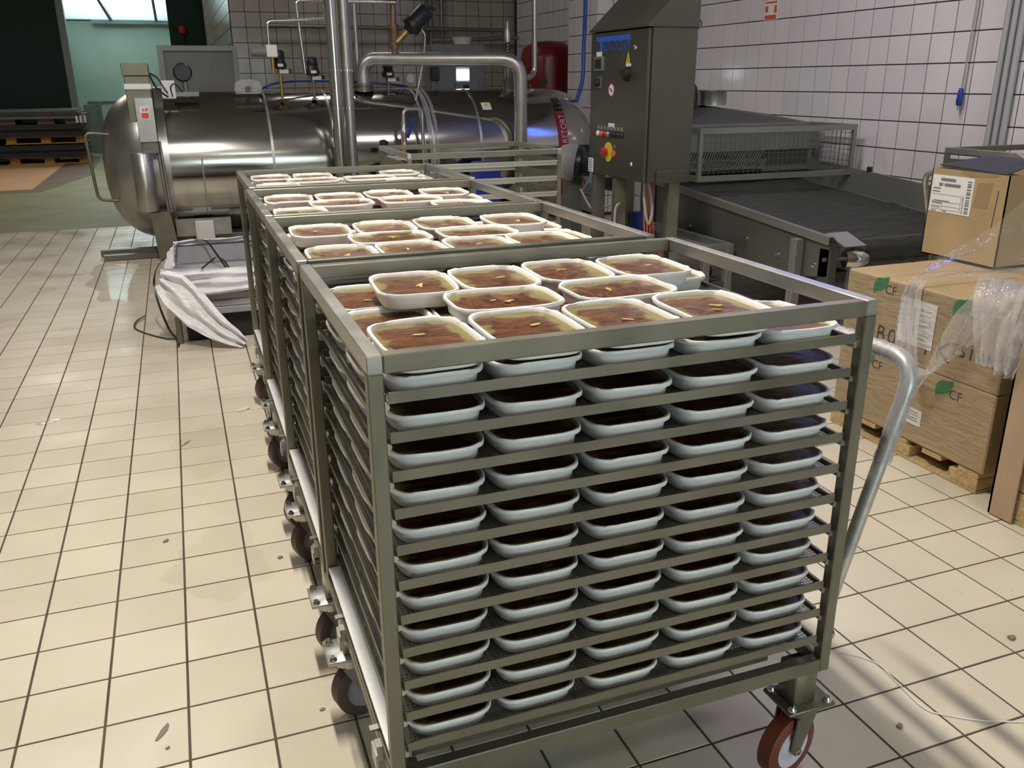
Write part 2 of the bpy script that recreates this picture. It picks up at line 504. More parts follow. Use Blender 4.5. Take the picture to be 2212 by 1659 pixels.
def link(name, me, parent=None, loc=None):
    o = bpy.data.objects.new(name, me)
    COL.objects.link(o)
    if parent:
        o.parent = parent
    if loc:
        o.location = loc
    return o


def tag(o, label=None, cat=None, group=None, kind=None):
    if label: o['label'] = label
    if cat: o['category'] = cat
    if group: o['group'] = group
    if kind: o['kind'] = kind
    return o


def thing(name, label, cat, loc=(0, 0, 0), group=None, rotz=0):
    o = bpy.data.objects.new(name, None)
    o.empty_display_size = 0.05
    COL.objects.link(o)
    o.location = loc
    o.rotation_euler = (0, 0, rotz)
    return tag(o, label, cat, group)


def rounded(pts, rad, n=6):
    """polyline with its corners rounded"""
    P = [Vector(p) for p in pts]
    out = [P[0]]
    for i in range(1, len(P)-1):
        a, b, c = P[i-1], P[i], P[i+1]
        d1, d2 = (a-b), (c-b)
        q = min(rad, d1.length*0.48, d2.length*0.48)
        s, e = b+d1.normalized()*q, b+d2.normalized()*q
        for k in range(n+1):
            t = k/n
            out.append(s*(1-t)**2+b*2*t*(1-t)+e*t*t)
    out.append(P[-1])
    return out


def catmull(pts, n=8):
    P = [Vector(p) for p in pts]
    out = []
    for i in range(len(P)-1):
        a, b, c, d = P[max(i-1, 0)], P[i], P[i+1], P[min(i+2, len(P)-1)]
        for k in range(n):
            t = k/n
            out.append(0.5*((2*b)+(c-a)*t+(2*a-5*b+4*c-d)*t*t+(3*b-a-3*c+d)*t**3))
    out.append(P[-1])
    return out


def text_geo(body, size, thin=0.0):
    """triangulated outline of a text in the XY plane"""
    cu = bpy.data.curves.new('lettering', 'FONT')
    cu.body = body
    cu.size = size
    cu.offset = -thin
    cu.resolution_u = 3
    ob = bpy.data.objects.new('lettering', cu)
    COL.objects.link(ob)
    dg = bpy.context.evaluated_depsgraph_get()
    me = bpy.data.meshes.new_from_object(ob.evaluated_get(dg))
    vs = [v.co.copy() for v in me.vertices]
    fs = [tuple(p.vertices) for p in me.polygons]
    bpy.data.objects.remove(ob)
    bpy.data.curves.remove(cu)
    bpy.data.meshes.remove(me)
    return vs, fs


def text_on(name, body, size, origin, ux, uy, m, parent, sx=1.0, shear=0.0, thin=0.0):
    vs, fs = text_geo(body, size, thin)
    o, ux, uy = Vector(origin), Vector(ux), Vector(uy)
    return MB().add([o+ux*(v.x*sx+v.y*shear)+uy*v.y for v in vs], fs).build(name, m, parent)


STROKES = {  # hand lettering on a 1 x 1 cell
    'B': [[(0, 0), (0.05, 1), (0.5, 0.9), (0.45, 0.6), (0.05, 0.52), (0.6, 0.4), (0.5, 0.05), (0, 0)]],
    'O': [[(0.3, 0), (0.05, 0.3), (0.1, 0.8), (0.4, 1), (0.65, 0.7), (0.6, 0.2), (0.3, 0)]],
    'C': [[(0.65, 0.85), (0.35, 1), (0.05, 0.6), (0.1, 0.15), (0.4, 0), (0.7, 0.2)]],
    '1': [[(0.1, 0.7), (0.35, 1), (0.3, 0)]],
    'K': [[(0.1, 1), (0.05, 0)], [(0.65, 0.95), (0.08, 0.45), (0.75, 0.0)]],
    'Y': [[(0, 1), (0.35, 0.5)], [(0.75, 1), (0.35, 0.5), (0.25, 0)]],
    'T': [[(-0.1, 0.95), (0.8, 1)], [(0.35, 1), (0.3, 0)]],
    'S': [[(0.5, 0.85), (0.2, 0.95), (0.1, 0.65), (0.45, 0.4), (0.35, 0.08), (0, 0.1)]],
    'I': [[(0.2, 1), (0.15, 0)]],
    'A': [[(0, 0), (0.35, 1), (0.65, 0)], [(0.12, 0.35), (0.6, 0.38)]],
    'N': [[(0, 0), (0.05, 1), (0.55, 0), (0.6, 1)]],
    'G': [[(0.65, 0.85), (0.35, 1), (0.05, 0.6), (0.1, 0.15), (0.4, 0), (0.65, 0.2), (0.65, 0.45), (0.4, 0.45)]],
}


def handwriting(name, body, cell, origin, ux, uy, nrm, m, parent, wd=0.005):
    mb = MB()
    o, ux, uy, nv = Vector(origin), Vector(ux), Vector(uy), Vector(nrm)
    x = 0
    for ch in body:
        for st in STROKES.get(ch, []):
            for (a, b), (c, d) in zip(st[:-1], st[1:]):
                p, q = o+ux*((x+a)*cell)+uy*(b*cell), o+ux*((x+c)*cell)+uy*(d*cell)
                mb.bar(p, q, wd, 0.0015, nv)
        x += 0.95
    return mb.build(name, m, parent)


# occluders used only to decide which tiles are seen one by one
AABB = []


def hidden(pt):
    d = Vector(pt)-CAM
    for lo, hi in AABB:
        t0, t1 = 0.0, 0.985
        for k in range(3):
            if abs(d[k]) < 1e-9:
                if not lo[k] <= CAM[k] <= hi[k]:
                    t0 = 2
                continue
            a, b = (lo[k]-CAM[k])/d[k], (hi[k]-CAM[k])/d[k]
            if a > b: a, b = b, a
            t0, t1 = max(t0, a), min(t1, b)
        if t0 <= t1:
            return True
    return False


def in_frame(pt, mar=30):
    d = Vector(pt)-CAM
    z = d.dot(_f)
    if z <= 0.1: return False
    x, y = 1106+FOC*d.dot(_r)/z, 829.5-FOC*d.dot(_u)/z
    return -mar < x < 2212+mar and -mar < y < 1659+mar


def tile_field(parent, centres, me, rot, rest_name, limit=300):
    """the tiles that show largest as pieces of their own, the others joined into one part"""
    cand = sorted((((Vector(c)-CAM).length, c) for c in centres if in_frame(c) and not hidden(c)))
    own = [c for _, c in cand[:limit]]
    ownset = set(own)
    for c in own:
        o = link('tile', me, parent)
        o.location = c
        o.rotation_euler = rot
    R = Matrix.Identity(3) if rot == (0, 0, 0) else __import__('mathutils').Euler(rot).to_matrix()
    base = [R @ v.co for v in me.vertices]
    faces = [tuple(p.vertices) for p in me.polygons]
    mb = MB()
    for c in centres:
        if c in ownset: continue
        cv = Vector(c)
        mb.add([cv+b for b in base], faces)
    o = link(rest_name, mb.mesh(rest_name, me.materials[0].name), parent)
    o['kind'] = 'stuff'
    return len(own)


def tile_mesh(name, s, t, m, c=0.0025):
    """square tile lying in XY, its face up at z = 0, edges eased"""
    h = s/2
    vs = [(-h, -h, -t), (h, -h, -t), (h, h, -t), (-h, h, -t), (-h, -h, -c), (h, -h, -c), (h, h, -c), (-h, h, -c)]
    k = h-c
    vs += [(-k, -k, 0), (k, -k, 0), (k, k, 0), (-k, k, 0)]
    fs = [(8, 9, 10, 11)]
    for i in range(4):
        j = (i+1) % 4
        fs += [(i, j, 4+j, 4+i), (4+i, 4+j, 8+j, 8+i)]
    return MB().add(vs, fs).mesh(name, m)
# ------------------------------------------------------------------ the hall
AABB += [((0.80, -0.76, 0.30), (1.74, 2.44, 1.10)), ((3.3, 0.17, 0), (4.4, 1.02, 0.74)), ((3.85, 0.74, 0.7), (4.4, 1.16, 1.13)),
         ((3.24, -1.0, 0), (4.3, 0.02, 0.85)), ((0.42, 3.55, 0), (1.4, 4.6, 0.4)), ((0.0, 6.75, 0.2), (4.85, 7.95, 1.42)),
         ((4.1, 2.2, 0.36), (5.4, 6, 0.66)), ((4.2, 3.9, 0.6), (5.6, 6, 1.2)), ((3.35, 3.02, 0.92), (3.68, 3.84, 2.0))]


def struct(o):
    return tag(o, kind='structure')


X_R, Y_B, X_P = 5.62, 11.4, 1.451      # right wall, back wall, passage wall
floor = struct(MB().box(-7, 1.5, -5.5, 8.8, -0.12, -0.0016).box(1.5, 5.8, -5.5, 11.6, -0.12, -0.0016).build('floor', 'grout'))
cs = [((i+0.5)*0.2, (j+0.5)*0.2, 0.0) for i in range(-18, 28) for j in range(-13, 57) if (i+0.5)*0.2 < 5.6 and ((j+0.5)*0.2 < 8.8 or (i+0.5)*0.2 > 1.5)]
tile_field(floor, cs, tile_mesh('floor_tile', 0.1936, 0.012, 'floor_tile', 0.0010), (0, 0, 0), 'floor_tiling')
fp = struct(MB().box(-9, 1.5, 8.8, 24, -0.12, 0.0).build('floor_painted', 'green_floor'))
MB().add([(-4.2, 12.75, 0.002), (-1.45, 12.9, 0.002), (-0.95, 15.4, 0.002), (-1.05, 19.9, 0.002), (-4.2, 19.9, 0.002)], [(0, 1, 2, 3, 4)]).build('brown_border', 'brown_floor', fp)
MB().add([(-4.2, 13.15, 0.004), (-1.62, 13.28, 0.004), (-1.62, 19.9, 0.004), (-4.2, 19.9, 0.004)], [(0, 1, 2, 3)]).build('peach_patch', 'peach_floor', fp)

struct(MB().box(-7, 5.8, -5.5, 24, 4.42, 4.55).build('ceiling', 'ceiling_white'))
wr = struct(MB().box(X_R+0.006, X_R+0.2, -5.5, Y_B+0.2, 0, 4.42).build('wall_right', 'grout_wall'))
cs = [(X_R, 0.075+0.2*(j+0.5), 0.035+0.2*(k+0.5)) for j in range(-12, 56) for k in range(0, 21)]
tile_field(wr, cs, tile_mesh('wall_tile_right', 0.1915, 0.010, 'wall_tile_right', 0.001), (0, -PI/2, 0), 'wall_tiling')
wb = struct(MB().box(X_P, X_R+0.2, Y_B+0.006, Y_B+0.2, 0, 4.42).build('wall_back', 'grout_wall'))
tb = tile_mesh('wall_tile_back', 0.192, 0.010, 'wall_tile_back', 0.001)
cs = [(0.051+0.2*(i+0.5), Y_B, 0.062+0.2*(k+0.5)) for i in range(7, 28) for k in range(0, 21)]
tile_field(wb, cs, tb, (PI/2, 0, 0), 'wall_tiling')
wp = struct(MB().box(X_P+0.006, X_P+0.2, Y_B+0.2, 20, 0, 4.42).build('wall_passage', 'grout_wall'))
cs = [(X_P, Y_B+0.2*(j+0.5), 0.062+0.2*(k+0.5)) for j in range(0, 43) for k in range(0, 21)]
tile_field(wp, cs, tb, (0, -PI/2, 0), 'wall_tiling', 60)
pl = struct(MB().box(5.126, X_R, 7.446, 8.21, 0, 4.42).build('wall_pilaster', 'grout_wall'))
cs = [(5.12, 7.43+0.2*(j+0.5), 0.035+0.2*(k+0.5)) for j in range(0, 4) for k in range(0, 21)]
tr_ = tile_mesh('wall_tile_pilaster', 0.1915, 0.010, 'wall_tile_right', 0.001)
tile_field(pl, cs, tr_, (0, -PI/2, 0), 'wall_tiling')
cs = [(5.12+0.2*(i+0.5), 7.44, 0.035+0.2*(k+0.5)) for i in range(0, 2) for k in range(0, 21)]
tile_field(pl, cs, tr_, (PI/2, 0, 0), 'wall_tiling')
struct(MB().box(-7.2, -7, -5.5, 24, 0, 4.42).build('wall_left', 'wall_plain'))
struct(MB().box(-7.2, 5.8, -5.7, -5.5, 0, 4.42).build('wall_front', 'wall_plain'))
w1 = struct(MB().box(0.94, 3.66, -5.5, -5.46, 0.94, 1.0).box(0.94, 3.66, -5.5, -5.46, 2.5, 2.56).box(0.94, 1.0, -5.5, -5.46, 1.0, 2.5).box(3.6, 3.66, -5.5, -5.46, 1.0, 2.5).box(2.28, 2.32, -5.5, -5.46, 1.0, 2.5).build('added_fill_window', 'white_paint'))  # unseen window frame, added to go with the fill light
MB().box(1.0, 3.6, -5.499, -5.49, 1.0, 2.5).build('pane', 'pale_canopy', w1)
# far end of the passage: dark wall with an open doorway to a pale green porch
wf = struct(MB().box(-7, -1.50, 20, 20.15, 0, 4.42).box(0.70, X_P+0.2, 20, 20.15, 0, 4.42).build('wall_far', 'dark_green'))
d1 = struct(MB().box(-1.50, -1.36, 19.96, 20.2, 0, 4.3).box(-1.50, 0.70, 19.96, 20.2, 4.2, 4.42).build('door_1', 'jamb_grey'))
struct(MB().box(-3.5, 2.5, 22.4, 22.5, 0, 2.95).build('wall_porch', 'pale_green'))
struct(MB().box(-1.36, -0.98, 21.0, 21.1, 0, 1.08).box(-1.02, -0.98, 20.9, 21.1, 0, 1.12).build('trim_1', 'jamb_grey'))
struct(MB().box(-1.36, 0.7, 22.36, 22.4, 1.12, 1.15).build('trim_2', 'jamb_grey'))
cn = tag(MB().prism([(-3.5, 22.4, 2.98), (-3.5, 22.4, 3.03), (-3.5, 20.3, 3.75), (-3.5, 20.3, 3.70)], (6, 0, 0)).build('porch_canopy', 'canopy_sheet'), 'pale glazed canopy above the green porch wall', 'canopy')
MB().bar((-1.0, 22.3, 2.93), (1.2, 22.3, 2.93), 0.08, 0.08).build('eaves_beam', 'jamb_grey', cn)
for xa, xb in ((-0.55, -0.85), (0.45, 0.42)):
    MB().bar((xa, 22.35, 2.95), (xb, 20.4, 3.66), 0.06, 0.06).build('rafter', 'jamb_grey', cn)
wl = thing('beacon_post', 'slim dark post with a red beacon beside the doorway', 'beacon', (0.97, 19.9, 0))
MB().box(0.95, 0.99, 19.9, 19.94, 0, 2.75).build('post', 'dark_green', wl)
MB().lathe((0.97, 19.9, 2.58), (0, 0, 1), [(0, 0.001), (0, 0.07), (0.14, 0.07), (0.18, 0.001)], 12).build('beacon', 'red_button', wl)

# lamps: fixture on the ceiling, the light itself is set at the top
WHERE = ['above the loaded racks', 'above the conveyor machine', 'behind the photographer', 'over the open tiled floor', 'in front of the steel tank', 'behind the steel tank', 'over the green floor']
for (lx, ly, sx, sy, pw, lc), wh in zip(LAMPS, WHERE):
    t = thing('ceiling_light', 'long ceiling light '+wh, 'ceiling light', (lx, ly, LAMP_Z), 'ceiling lights of the hall')
    MB().box(lx-sx/2-0.03, lx+sx/2+0.03, ly-sy/2-0.03, ly+sy/2+0.03, LAMP_Z+0.02, LAMP_Z+0.12).build('housing', 'white_paint', t)
    MB().box(lx-sx/2, lx+sx/2, ly-sy/2, ly+sy/2, LAMP_Z, LAMP_Z+0.02).build('diffuser', 'lamp_glow', t)

# fittings on the right wall
w2 = struct(MB().box(5.57, 5.615, 3.60, 3.65, 2.70, 4.1).box(5.57, 5.615, 4.10, 4.15, 2.70, 4.1).box(5.57, 5.615, 3.65, 4.10, 2.70, 2.75).box(5.57, 5.615, 3.65, 4.10, 4.05, 4.1).build('window_2', 'white_paint'))
MB().box(5.60, 5.612, 3.65, 4.10, 2.75, 4.05).build('pane', 'sky_glow', w2)
t = thing('wall_sign', 'red and white instruction sheet on the white tiled wall', 'sign', (X_R-0.004, 4.95, 2.04))
MB().box(X_R-0.004, X_R-0.001, 4.855, 5.04, 2.035, 2.42).build('sheet', 'white_label', t)
mb = MB()
for z0, z1 in ((2.04, 2.075), (2.17, 2.185), (2.20, 2.215), (2.23, 2.24), (2.26, 2.275)):
    mb.box(X_R-0.006, X_R-0.004, 4.865, 5.03, z0, z1)
mb.box(X_R-0.006, X_R-0.004, 4.865, 4.90, 2.09, 2.15).box(X_R-0.006, X_R-0.004, 4.99, 5.03, 2.10, 2.15)
mb.build('print', 'red_ink', t)
t = thing('pull_grip', 'dark blue pull grip on a cord hanging down the tiled wall', 'pull cord', (5.57, 2.70, 1.37))
MB().tube(catmull([(5.585, 2.69, 2.5), (5.585, 2.692, 2.0), (5.58, 2.70, 1.48)]), 0.006, 8).tube([(5.575, 2.672, 2.5), (5.575, 2.69, 1.47)], 0.004, 6).build('cord', 'grey_wire', t)
MB().lathe((5.575, 2.70, 1.36), (0, 0, 1), [(0, 0.001), (0, 0.016), (0.02, 0.022), (0.06, 0.020), (0.10, 0.017), (0.115, 0.012), (0.115, 0.001)], 12).build('grip', 'blue_plastic', t)
MB().cyl((5.575, 2.70, 1.33), (5.575, 2.70, 1.362), 0.008, 8).build('tip', 'steel_light', t)
for k, y in enumerate((2.43, 2.375, 2.32)):
    tag(MB().tube([(5.585, y, 0.9), (5.585, y, 4.4)], 0.021, 12).build('conduit', 'jamb_pale'), ['leftmost', 'middle', 'rightmost'][k]+' of three grey conduits running up the right wall', 'conduit', 'grey conduits on the right wall')
# ------------------------------------------------------------------ food trays
TL, TW, TH = 0.228, 0.177, 0.0335      # long, short, height


def superloop(a, b, z, n=48, p=4.6, wob=0.0, seed=0):
    out = []
    for k in range(n):
        t = 2*PI*k/n
        c, s = math.cos(t), math.sin(t)
        x = a*math.copysign(abs(c)**(2/p), c)
        y = b*math.copysign(abs(s)**(2/p), s)
        w = wob*(noise.noise(Vector((c*2.2+seed, s*2.2, seed*1.7)))+0.6*noise.noise(Vector((c*6+seed, s*6, 3.1))))
        out.append((x*(1+w*0.25), y*(1+w*0.2), z+w*0.06))
    return out


def tray_mesh(seed):
    A, B = TW/2, TL/2
    prof = [(0.865, 0.895, 0.0, 0), (0.885, 0.912, 0.0025, 0), (0.912, 0.932, 0.0240, 0), (0.912, 0.932, 0.0243, 0.0), (0.992, 0.992, 0.0250, 0.05),
            (1.0, 1.0, 0.0275, 0.07), (0.996, 0.997, 0.0315, 0.07), (0.985, 0.988, 0.0335, 0.06), (0.945, 0.960, 0.0335, 0.03), (0.925, 0.945, 0.0325, 0.02), (0.90, 0.927, 0.0245, 0), (0.83, 0.88, 0.004, 0)]
    vs, n = [], 48
    for a, b, z, w in prof:
        vs += superloop(A*a, B*b, z, n, wob=w, seed=seed)
    m = len(prof)
    fs = [(i*n+k, i*n+(k+1) % n, (i+1)*n+(k+1) % n, (i+1)*n+k) for i in range(m-1) for k in range(n)]
    fs += [tuple(range(n))[::-1], tuple((m-1)*n+k for k in range(n))]
    return MB().add(vs, fs, True).mesh('tray_body', 'tray_white')


def food_mesh(seed):
    A, B, n = TW/2*0.897, TL/2*0.925, 48
    vs = superloop(A, B, 0.0245, n)
    fs = []
    rings = [0.90, 0.72, 0.5, 0.26]
    for r in rings:
        for x, y, z in superloop(A*r, B*r, 0.0, n, p=4.6-(1-r)):
            h = 0.0250+0.0028*noise.noise(Vector((x*35+seed, y*35, seed)))+0.0025*noise.noise(Vector((x*90, y*50+seed, 1)))
            if r > 0.8: h -= 0.0015
            vs.append((x, y, h))
    for i in range(len(rings)):
        for k in range(n):
            fs.append((i*n+k, i*n+(k+1) % n, (i+1)*n+(k+1) % n, (i+1)*n+k))
    c = len(vs)
    vs.append((0, 0, 0.026))
    o = len(rings)*n
    fs += [(o+k, o+(k+1) % n, c) for k in range(n)]
    return MB().add(vs, fs, True).mesh('food', 'food')


def film_mesh(seed):
    A, B, n = TW/2*0.965, TL/2*0.972, 48
    vs, fs = superloop(A, B, 0.0339, n), []
    rings = [0.86, 0.62, 0.32]
    for r in rings:
        for x, y, z in superloop(A*r, B*r, 0.0, n):
            vs.append((x, y, 0.0330-0.0030*(1-r)+0.0018*noise.noise(Vector((x*28+seed, y*22, seed*2.0)))))
    for i in range(len(rings)):
        for k in range(n):
            fs.append((i*n+k, i*n+(k+1) % n, (i+1)*n+(k+1) % n, (i+1)*n+k))
    c = len(vs)
    vs.append((0, 0, 0.0302))
    o = len(rings)*n
    fs += [(o+k, o+(k+1) % n, c) for k in range(n)]
    return MB().add(vs, fs, True).mesh('lid_film', 'lid_film')


def flake_mesh(seed):
    rs = random.Random(seed)
    mb = MB()
    for q in range(rs.randint(1, 3)):
        cx, cy, an = rs.uniform(-0.025, 0.025), rs.uniform(-0.03, 0.03), rs.uniform(0, 3)
        l, w = rs.uniform(0.009, 0.016), rs.uniform(0.0035, 0.0055)
        pts = []
        for k in range(8):
            t = 2*PI*k/8
            x, y = l*math.cos(t), w*math.sin(t)*(1+0.3*math.cos(2*t))
            pts.append((cx+x*math.cos(an)-y*math.sin(an), cy+x*math.sin(an)+y*math.cos(an), 0.0262+0.0010*math.cos(t)))
        mb.prism(pts, (0, 0, 0.0022))
    return mb.mesh('garlic_flake', 'garlic')


TRAY_M = [tray_mesh(s) for s in (1, 5, 9, 14)]
FOOD_M = [food_mesh(s) for s in (2, 11, 23)]
FILM_M = [film_mesh(s) for s in (3, 8, 17)]
FLAKE_M = [flake_mesh(s) for s in range(6)]
rt = random.Random(21)


def tray(x, y, z, rz, label, group, tilt=(0, 0), flake=False):
    o = thing('food_tray', label, 'food tray', (x, y, z), group)
    o.rotation_euler = (tilt[0], tilt[1], rz)
    link('tray_body', rt.choice(TRAY_M), o)
    f = link('food', rt.choice(FOOD_M), o)
    if flake:
        link('garlic_flake', rt.choice(FLAKE_M), f)
    g = link('lid_film', rt.choice(FILM_M), o)
    for q in (f, g):
        if rt.random() < 0.5:
            q.rotation_euler = (0, 0, PI)
    return o


# ------------------------------------------------------------------ rack trolleys
ORD = ['top', 'second', 'third', 'fourth', 'fifth', 'sixth', 'seventh', 'eighth', 'ninth', 'tenth', 'lowest']
NSH, PITCH_Z, LIP0, LIPH = 11, 0.0686, 1.0735, 0.019


def caster_parts(t, cx, cy, ang, worn=True, side=1, ztop=0.30):
    """plate, stem and fork; the wheel, hub and bolts below it"""
    zp = 0.197
    mb = MB()
    mb.cbox(cx-0.062, cx+0.062, cy-0.05, cy+0.05, zp-0.005, zp+0.004, 0.0015)
    sx = cx-0.010*side
    mb.cbox(sx-0.030, sx+0.030, cy-0.030, cy+0.030, zp+0.004, ztop, 0.003)
    ax = Vector((math.cos(ang), math.sin(ang), 0))        # axle
    fw = Vector((-ax.y, ax.x, 0))
    wc = Vector((cx, cy, 0.08))-fw*0.028
    mb.lathe((cx, cy, zp-0.03), (0, 0, 1), [(0, 0.030), (0, 0.042), (0.025, 0.042), (0.025, 0.03)], 16)
    for s in (-1, 1):
        c = wc+ax*(0.029*s)
        top = Vector((cx, cy, zp-0.03))+ax*(0.029*s)
        poly = [top-fw*0.036, top+fw*0.036, c+fw*0.016+Vector((0, 0, 0.0)), c-Vector((0, 0, 0.018)), c-fw*0.018]
        mb.prism([p-ax*0.002 for p in poly], ax*0.004)
    part = mb.build('caster', 'steel_light' if worn else 'steel', t)
    MB().lathe(wc-ax*0.021, ax, [(0, 0.052), (0, 0.072), (0.004, 0.080), (0.038, 0.080), (0.042, 0.072), (0.042, 0.052)], 36).build('tyre', 'tyre_worn' if worn else 'tyre', part)
    MB().lathe(wc-ax*0.0205, ax, [(0, 0.001), (0, 0.025), (0.004, 0.030), (0.004, 0.045), (0, 0.052), (0.041, 0.052), (0.037, 0.045), (0.037, 0.03), (0.041, 0.025), (0.041, 0.001)], 36).build('hub', 'hub_worn' if worn else 'hub', part)
    MB().cyl(wc-ax*0.038, wc+ax*0.038, 0.009, 6).build('axle_bolt', 'chrome', part)
    for dx in (-0.048, 0.048):
        for dy in (-0.037, 0.037):
            MB().lathe((cx+dx, cy+dy, zp+0.004), (0, 0, 1), [(0, 0.011), (0.004, 0.011), (0.008, 0.007), (0.011, 0.006), (0.011, 0.001)], 10).build('bolt', 'chrome', part)


def rack(x0, y0, Wd, label, name='rack_trolley', D=0.765, H=1.14, handle=False, shelves=True, group='rack trolleys in a row', rear_in=0.165):
    x1, y1 = x0+Wd, y0+D
    t = thing(name, label, 'rack trolley', ((x0+x1)/2, (y0+y1)/2, 0), group)
    p, zb = 0.026, 0.297
    for px in (x0, x1-p):
        for py in (y0, y1-p):
            MB().cbox(px, px+p, py, py+p, zb, H-0.0305, 0.002).build('post', 'steel', t)
    for py in (y0, y1-p):
        MB().cbox(x0+p, x1-p, py, py+p, H-0.031, H, 0.002).build('top_bar', 'steel', t)
        MB().cbox(x0+p, x1-p, py, py+p, zb, zb+0.034, 0.002).build('bottom_bar', 'steel', t)
    for px in (x0, x1-p):
        MB().cbox(px, px+p, y0, y1, H-0.0305, H+0.0005, 0.002).build('top_bar', 'steel_light', t)
        MB().cbox(px, px+p, y0+p, y1-p, zb, zb+0.030, 0.002).build('bottom_bar', 'steel', t)
    if shelves:
        for i in range(NSH):
            z = LIP0-PITCH_Z*i
            s = MB()
            a0, a1, b0, b1 = x0+0.034, x1-0.034, y0+0.012, y1-0.012
            s.box(a0, a1, b0, b0+0.003, z-LIPH, z).box(a0, a1, b1-0.003, b1, z-LIPH, z)
            s.box(a0-0.006, a0, b0+0.02, b1-0.02, z-LIPH, z-LIPH+0.010).box(a1, a1+0.006, b0+0.02, b1-0.02, z-LIPH, z-LIPH+0.010)
            so = s.build('shelf', 'steel', t)
            MB().box(a0, a1, b0+0.003, b1-0.003, z-LIPH-0.001, z-LIPH+0.001).build('perforated_plate', 'perforated', so)
            for px in (x0+p, x1-p-0.008):
                MB().cyl((px+0.004, y0+0.013, z-LIPH-0.006), (px+0.004, y0+0.04, z-LIPH-0.006), 0.006, 8).build('shelf_pin', 'steel_light', so)
        for xa in (x0+0.003, x1-0.036):
            MB().box(xa, xa+0.033, y0+p+0.004, y1-p-0.004, 0.350, 0.356).build('bottom_ledge', 'ledge_plate', t)
        MB().box(x0+0.05, x1-0.12, y0+0.06, y0+0.075, 0.312, 0.352).build('inner_bar', 'steel', t)
    else:
        for i in range(8):
            z = H-0.085-0.095*i
            for a, b in (((x0+p, y0+p*0.5, z), (x1-p, y0+p*0.5, z)), ((x0+p, y1-p*0.5, z), (x1-p, y1-p*0.5, z))):
                MB().box(a[0], b[0], a[1]-0.006, a[1]+0.006, z-0.012, z+0.012).box(a[0], b[0], a[1]-0.02, a[1]+0.02, z+0.012, z+0.016).build('shelf_rail', 'steel_pale', t)
            for px in (x0+p*0.5, x1-p*0.5):
                MB().bar((px, y0+p, z), (px, y1-p, z), 0.012, 0.05).build('side_rail', 'steel', t)
    # side bar with spring clips, outside left
    for k, cy in enumerate((y0+0.10, y1-0.26)):
        MB().box(x0-0.012, x0, cy-0.012, cy+0.012, 0.296, 0.329).box(x0-0.016, x0-0.012, cy-0.022, cy+0.022, 0.28, 0.318).box(x0-0.014, x0+0.01, cy+0.035, cy+0.05, 0.3275, 0.332).build('clip', 'steel_light', t)
    for sx, cx in ((-1, x0+0.022), (1, x1-0.030)):
        fr = sx > 0
        caster_parts(t, cx, y0+0.048, math.radians(-76) if fr else 1.75+0.25*math.sin(9*y0), worn=not fr, side=sx, ztop=zb)
        caster_parts(t, cx, y1-rear_in, 1.72+0.2*math.cos(7*y0), worn=True, side=sx, ztop=zb)
    if handle:
        ya, yb = y0+0.04, y1-0.277
        hx, hz, bz = x1+0.160, 0.985, 0.44
        path = rounded([(x1+0.012, ya, 0.34), (x1+0.012, ya, bz), (hx, ya, hz), (hx, yb, hz), (x1+0.012, yb, bz), (x1+0.012, yb, 0.34)], 0.07, 7)
        h = MB().tube(path, 0.0150, 14).build('handle', 'galvanised', t)
        wrap = rounded([(hx-0.055, ya, hz-0.215), (hx, ya, hz), (hx, yb, hz)], 0.07, 8)
        dense = []
        for a, b in zip(wrap[:-1], wrap[1:]):
            n = max(1, int((b-a).length/0.012))
            dense += [a.lerp(b, k/n) for k in range(n)]
        dense.append(wrap[-1])
        rad = [0.0178+0.0022*noise.noise(Vector((i*0.5, 2.2, 1.0)))+0.0015*(i % 2) for i in range(len(dense))]
        MB().tube(dense, 0.02, 18, rad=rad, cap=False).build('film_wrap', 'crumpled_film', h)
        for py in (ya, yb):
            MB().cyl((x1+0.0, py, 0.36), (x1+0.032, py, 0.36), 0.012, 8).build('bolt', 'chrome', t)
    return t, (x0, x1, y0, y1)


